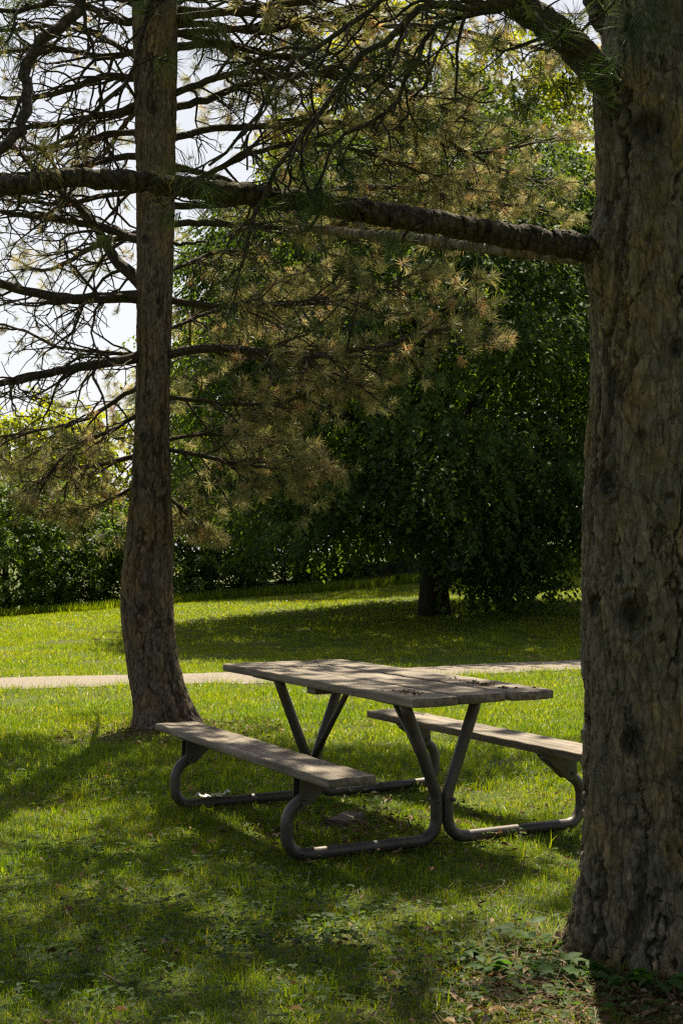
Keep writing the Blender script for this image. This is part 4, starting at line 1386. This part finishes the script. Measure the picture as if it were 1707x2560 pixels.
# ------------------------------------------------------------------ broad leaved trees and the hedge behind
def leaf_tree(name, base, label, cat, group, h, R, z0, prof, n_bough, sprays, leaves, lsz, mat, seed, trunk_r=0.2, n_limb=18, bsize=0.8, droop=0.5, squash=1.0, inner=0.22, skirt=None):
    r = np.random.default_rng(seed)
    base = np.array([base[0], base[1], float(terrain(base[0], base[1]))])
    root = empty(name, base, label, cat, group)
    hs, rs = np.array([p[0] for p in prof]), np.array([p[1] for p in prof])
    hh = r.uniform(0, 1, n_bough)
    # even over the surface: reject by radius
    keep = r.uniform(0.25, 1, n_bough) < np.interp(hh, hs, rs) + 0.15
    hh = hh[keep]
    n = len(hh)
    th = r.uniform(0, 2 * PI, n)
    lob = 0.82 + 0.36 * fbm(np.stack([np.cos(th) * 1.7, np.sin(th) * 1.7, hh * 4.5], 1), 2, seed)
    fr = np.where(r.uniform(0, 1, n) < inner, r.uniform(0.25, 0.8, n), 1 - np.abs(r.normal(0, 0.10, n)))
    rad = np.interp(hh, hs, rs) * R * lob * fr
    C = np.stack([np.cos(th) * rad, np.sin(th) * rad * squash, z0 + hh * (h - z0)], 1)
    if skirt:                              # low hanging boughs close round the trunk
        C = np.concatenate([C, np.array(skirt, float)])
        th = np.concatenate([th, np.arctan2(C[n:, 1], C[n:, 0])])
        n = len(C)
    out = np.stack([np.cos(th), np.sin(th), 0.2 + 0 * th], 1)
    bs = bsize * r.uniform(0.6, 1.25, n)
    tint = r.normal(0, 0.13, n)
    # sprays inside the boughs
    off = r.normal(0, 1, (n, sprays, 3)) * np.array([0.42, 0.42, 0.18]) * bs[:, None, None]
    o2 = (off * out[:, None, :]).sum(-1, keepdims=True)
    off[..., 2:3] -= droop * 0.55 * np.maximum(o2, 0) + 0.0
    S = C[:, None] + off
    sd = nrm(out[:, None] * 0.8 + off * 0.8 + r.normal(0, 0.35, (n, sprays, 3)) - np.array([0, 0, droop]))
    SL = lsz * r.uniform(2.4, 4.2, (n, sprays, 1, 1))
    t = np.linspace(0, 1, leaves)[None, None, :, None]
    LP = S[:, :, None] + sd[:, :, None] * SL * t + np.array([0, 0, -0.35]) * SL * t ** 2
    lat = nrm(np.cross(sd, UP))[:, :, None] * np.where(np.arange(leaves) % 2, 1, -1)[None, None, :, None]
    LD = nrm(sd[:, :, None] * 0.7 + lat * 0.8 + r.normal(0, 0.35, (n, sprays, leaves, 3)) - np.array([0, 0, 0.55 * droop + 0.15]))
    LN = nrm(np.array([0, 0, 1.0]) + out[:, None, None] * 0.6 + r.normal(0, 0.45, LD.shape))
    LP, LD, LN = LP.reshape(-1, 3), LD.reshape(-1, 3), LN.reshape(-1, 3)
    m = len(LP)
    ok = LP[:, 2] > 0.02
    ls = lsz * r.uniform(0.6, 1.25, m)
    LS = nrm(np.cross(LD, LN))
    LU = np.cross(LS, LD)
    w = ls * r.uniform(0.28, 0.42, m)
    V = np.stack([LP, LP + LD * (ls * 0.45)[:, None] + LS * w[:, None] + LU * (w * 0.3)[:, None], LP + LD * ls[:, None] - LU * (ls * 0.15)[:, None], LP + LD * (ls * 0.45)[:, None] - LS * w[:, None] + LU * (w * 0.3)[:, None]], 1)
    V = V[ok]
    m = len(V)
    b = np.arange(m)[:, None] * 4
    tr_ = np.concatenate([b + np.array([[0, 1, 2]]), b + np.array([[0, 2, 3]])])
    rn = np.clip(np.repeat(np.repeat(tint, sprays), leaves)[ok] + r.beta(1.7, 2.6, m), 0, 1)
    mesh_np('crown', V.reshape(-1, 3), None, tr_, mat, root, False, {'rnd': np.repeat(rn, 4)})
    # trunk and limbs
    T = Tubes()
    k = 14
    tt = np.linspace(0, 1, k)
    P = np.stack([0.12 * R * 0.3 * np.sin(tt * 4 + seed), 0.1 * R * 0.3 * np.cos(tt * 3 + seed) - 0.03 * R * math.cos(seed), -0.15 + tt * (h * 0.86)], 1)
    P[:2, :2] = P[2, :2] * 0.6
    Rr = trunk_r * (1 - 0.88 * tt) * (1 + 0.22 * np.exp(-tt * 18))
    T.add(P, Rr, 14, True, 0.12, seed)
    for j in r.choice(n, min(n, n_limb), False):
        c = C[j] - np.array([0, 0, 0.1])
        f = np.clip((c[2] / h) * 0.62 + 0.02, 0.08, 0.75) * (k - 1) / 0.86
        i = int(min(k - 2, max(1, f)))
        a = P[i]
        Q = spline([a, a + (c - a) * 0.4 + np.array([0, 0, 0.12 * R * 0.5]), c], 9)
        T.add(Q, np.linspace(max(0.02, Rr[i] * 0.42), 0.012, 9), 6, False, 0.1, seed)
    T.build('trunk', M_TRUNK, root)
    return root


LP_ = [(0, .72), (.08, .9), (.2, .99), (.42, 1), (.62, .88), (.8, .62), (.93, .33), (1, .08)]
BU_ = [(0, .85), (.2, 1), (.5, .95), (.8, .65), (1, .2)]
lin = ground(1092, 1519, True)
leaf_tree('linden_tree', (1.66, 25.0), 'large dark leafy tree standing on the lawn behind the picnic table', 'leafy tree', None, 9.3, 4.35, 1.4, LP_, 820, 34, 8, 0.105, M_LINDEN, 3, 0.27, 40, 0.95, 0.6, 1.0, 0.25, [(0.80 + 0.17 * (k % 4), -0.6 - 0.4 * (k % 3), 0.6 + 0.2 * (k % 6)) for k in range(20)])

GT = 'trees and bushes behind the lawn'


def back(px, y, d):
    v = ray(px, 1400, True)
    return (v[0] * d, d)


B = [
    # name, px, d, h, R, z0, prof, boughs, sprays, leaves, leaf size, mat, trunk_r, label
    ('sumac_tree', 60, 37.5, 6.1, 2.2, 1.6, BU_, 120, 13, 8, 0.15, M_PALE, .13, 'pale yellow green tree with sunlit top at the left edge of the hedge line'),
    ('leafy_tree', 235, 39.0, 5.6, 1.9, 1.2, BU_, 100, 13, 8, 0.14, M_PALE, .12, 'pale green tree just left of the slender pine trunk, behind dark bushes'),
    ('leafy_bush', 20, 34.5, 3.9, 1.75, 0.25, BU_, 143, 8, 8, 0.12, M_HEDGE, .11, 'tall dark bush at the left edge of the lawn'),
    ('leafy_bush', 150, 35.0, 2.9, 1.5, 0.1, BU_, 121, 8, 8, 0.115, M_HEDGE, .09, 'mid height dark bush between the left edge bush and the slender pine'),
    ('leafy_bush', 265, 35.4, 2.8, 1.35, 0.1, BU_, 110, 8, 8, 0.115, M_HEDGE, .08, 'lighter bush showing just left of the slender pine trunk'),
    ('leafy_bush', 470, 35.8, 3.3, 1.7, 0.1, BU_, 143, 8, 8, 0.115, M_HEDGE, .09, 'rounded green bush just right of the slender pine trunk'),
    ('leafy_bush', 620, 36.3, 3.0, 1.6, 0.1, BU_, 143, 8, 8, 0.115, M_HEDGE, .09, 'green bush at mid hedge above the left half of the tabletop'),
    ('leafy_bush', 770, 36.8, 2.6, 1.5, 0.1, BU_, 132, 8, 8, 0.115, M_HEDGE, .09, 'green bush left of the low stone wall'),
    ('leafy_bush', 930, 38.0, 2.4, 1.5, 0.1, BU_, 121, 8, 8, 0.115, M_HEDGE, .08, 'green bush behind the low stone wall'),
    ('maple_tree', 520, 38.5, 7.7, 2.1, 1.3, BU_, 170, 13, 8, 0.14, M_PALE, .16, 'light green tree rising just right of the slender pine, behind the hedge'),
    ('maple_tree', 760, 40.5, 10.5, 3.1, 1.6, LP_, 240, 14, 8, 0.15, M_HEDGE, .22, 'tall green tree behind the hedge left of the dark linden'),
    ('maple_tree', 1000, 42.0, 17.3, 4.0, 2.5, LP_, 340, 14, 8, 0.19, M_PALE, .28, 'tallest yellow green tree behind the dark linden'),
    ('maple_tree', 1300, 41.0, 16.6, 4.0, 2.0, LP_, 330, 14, 8, 0.19, M_PALE, .28, 'tall yellow green tree behind the dark linden, nearer the thick pine'),
    ('maple_tree', 1640, 37.5, 11.0, 3.0, 1.6, LP_, 200, 20, 8, 0.15, M_LINDEN, .25, 'dark green tree beyond the thick pine trunk on the rise'),
]
for k, (nm, px, d, h, R, z0, pr, nb, sp, lv, ls, mt, tr_, lab) in enumerate(B):
    leaf_tree(nm, back(px, 0, d), lab, 'bush' if 'bush' in nm else 'leafy tree', GT, h, R, z0, pr, nb, sp, lv, ls, mt, 20 + k, tr_, 12 if 'bush' in nm else 22, 0.5 if 'bush' in nm else 0.8, 0.4)


def build_wall():
    a, b = ground(880, 1470, True), ground(1062, 1452, True)
    a = np.array([-0.2, 36.6])
    b = np.array([7.5, 38.3])
    n = 40
    V, Q = [], []
    r = np.random.default_rng(4)
    for k in range(n + 1):
        p = a + (b - a) * k / n
        z = float(terrain(p[0], p[1]))
        top = z + 0.42 + 0.03 * math.sin(k * 1.3) + r.normal(0, 0.012)
        for (o, zz) in ((0, z - 0.2), (r.normal(0, 0.012), top - 0.03), (0.03, top), (0.3, top), (0.33, z - 0.2)):
            V.append((p[0], p[1] + o, zz))
    for k in range(n):
        for j in range(4):
            Q.append((k * 5 + j, (k + 1) * 5 + j, (k + 1) * 5 + j + 1, k * 5 + j + 1))
    T = [(0, 1, 2), (0, 2, 3), (0, 3, 4)]
    e = n * 5
    T += [(e, e + 2, e + 1), (e, e + 3, e + 2), (e, e + 4, e + 3)]
    o = mesh_np('retaining_wall', np.array(V), np.array(Q), np.array(T), M_WALL)
    tag(o, 'low dark stone retaining wall at the foot of the hedge behind the linden', 'wall')


build_wall()

# ------------------------------------------------------------------ light, sky, camera
SUN_EL, SUN_AZ = math.radians(58), math.radians(7)
sd = Vector((math.sin(SUN_AZ) * math.cos(SUN_EL), math.cos(SUN_AZ) * math.cos(SUN_EL), math.sin(SUN_EL)))
ld = bpy.data.lights.new('sun', 'SUN')
ld.energy = 5.0
ld.angle = math.radians(0.53)
ld.color = (1.0, 0.89, 0.68)
lo = bpy.data.objects.new('sun', ld)
COL.objects.link(lo)
lo.rotation_mode = 'QUATERNION'
lo.rotation_quaternion = sd.to_track_quat('Z', 'Y')
lo.location = (0, 30, 40)

w = bpy.data.worlds.new('World')
SC.world = w
w.use_nodes = True
nt = w.node_tree
nt.nodes.clear()
sky = nt.nodes.new('ShaderNodeTexSky')
sky.sky_type = 'NISHITA'
sky.sun_disc = False
sky.sun_elevation = SUN_EL
sky.sun_rotation = SUN_AZ
sky.air_density = 1.0
sky.dust_density = 3.0
sky.ozone_density = 1.0
bg = nt.nodes.new('ShaderNodeBackground')
bg.inputs['Strength'].default_value = 0.05
out = nt.nodes.new('ShaderNodeOutputWorld')
# bright summer haze: thin white cloud, thickest towards the horizon
tc = nt.nodes.new('ShaderNodeTexCoord')
sx = nt.nodes.new('ShaderNodeSeparateXYZ')
nt.links.new(tc.outputs['Generated'], sx.inputs[0])
hz = nt.nodes.new('ShaderNodeMapRange')
hz.inputs[1].default_value = 0.0
hz.inputs[2].default_value = 0.48
hz.inputs[3].default_value = 0.92
hz.inputs[4].default_value = 0.05
nt.links.new(sx.outputs[2], hz.inputs[0])
cn = nt.nodes.new('ShaderNodeTexNoise')
cn.inputs['Scale'].default_value = 2.2
cn.inputs['Detail'].default_value = 6
nt.links.new(tc.outputs['Generated'], cn.inputs['Vector'])
cm = nt.nodes.new('ShaderNodeMapRange')
cm.inputs[1].default_value = 0.3
cm.inputs[2].default_value = 0.7
cm.inputs[3].default_value = 0.75
cm.inputs[4].default_value = 1.08
nt.links.new(cn.outputs[0], cm.inputs[0])
mu = nt.nodes.new('ShaderNodeMath')
mu.operation = 'MULTIPLY'
mu.use_clamp = True
nt.links.new(hz.outputs[0], mu.inputs[0])
nt.links.new(cm.outputs[0], mu.inputs[1])
mxw = nt.nodes.new('ShaderNodeMix')
mxw.data_type = 'RGBA'
# forward scattering: the haze glows on the sun's side and is thin opposite to it
fs = nt.nodes.new('ShaderNodeMapRange')
fs.inputs[1].default_value = -0.5
fs.inputs[2].default_value = 0.75
fs.inputs[3].default_value = 0.12
fs.inputs[4].default_value = 1.0
nt.links.new(sx.outputs[1], fs.inputs[0])
m2 = nt.nodes.new('ShaderNodeMath')
m2.operation = 'MULTIPLY'
nt.links.new(mu.outputs[0], m2.inputs[0])
nt.links.new(fs.outputs[0], m2.inputs[1])
nt.links.new(m2.outputs[0], mxw.inputs[0])
hs = nt.nodes.new('ShaderNodeHueSaturation')
hs.inputs['Saturation'].default_value = 0.6
nt.links.new(sky.outputs[0], hs.inputs['Color'])
nt.links.new(hs.outputs[0], mxw.inputs[6])
mxw.inputs[7].default_value = (10.6, 10.7, 10.8, 1)
nt.links.new(mxw.outputs[2], bg.inputs[0])
nt.links.new(bg.outputs[0], out.inputs[0])

cd = bpy.data.cameras.new('camera')
cam = bpy.data.objects.new('camera', cd)
COL.objects.link(cam)
cd.sensor_fit = 'VERTICAL'
cd.sensor_height = 36.0
cd.lens = 36.0 * F / 2560.0
cd.clip_end = 3000
cam.matrix_world = Matrix.Translation((0, 0, CAMH)) @ Matrix.Rotation(PI / 2 + PITCH, 4, 'X') @ Matrix.Rotation(-ROLL, 4, 'Z')
SC.camera = cam

SC.render.engine = 'CYCLES'
c = SC.cycles
c.use_denoising = False
SC.cycles.filter_width = 1.3
c.sample_clamp_indirect = 4.0
c.max_bounces = 6
c.diffuse_bounces = 3
c.glossy_bounces = 2
c.transmission_bounces = 4
c.transparent_max_bounces = 4
c.caustics_reflective = False
c.caustics_refractive = False
SC.render.resolution_x, SC.render.resolution_y = 682, 1024
vs = SC.view_settings
vs.view_transform = 'Standard'
vs.look = 'None'
vs.exposure = 1.15
vs.gamma = 1.0
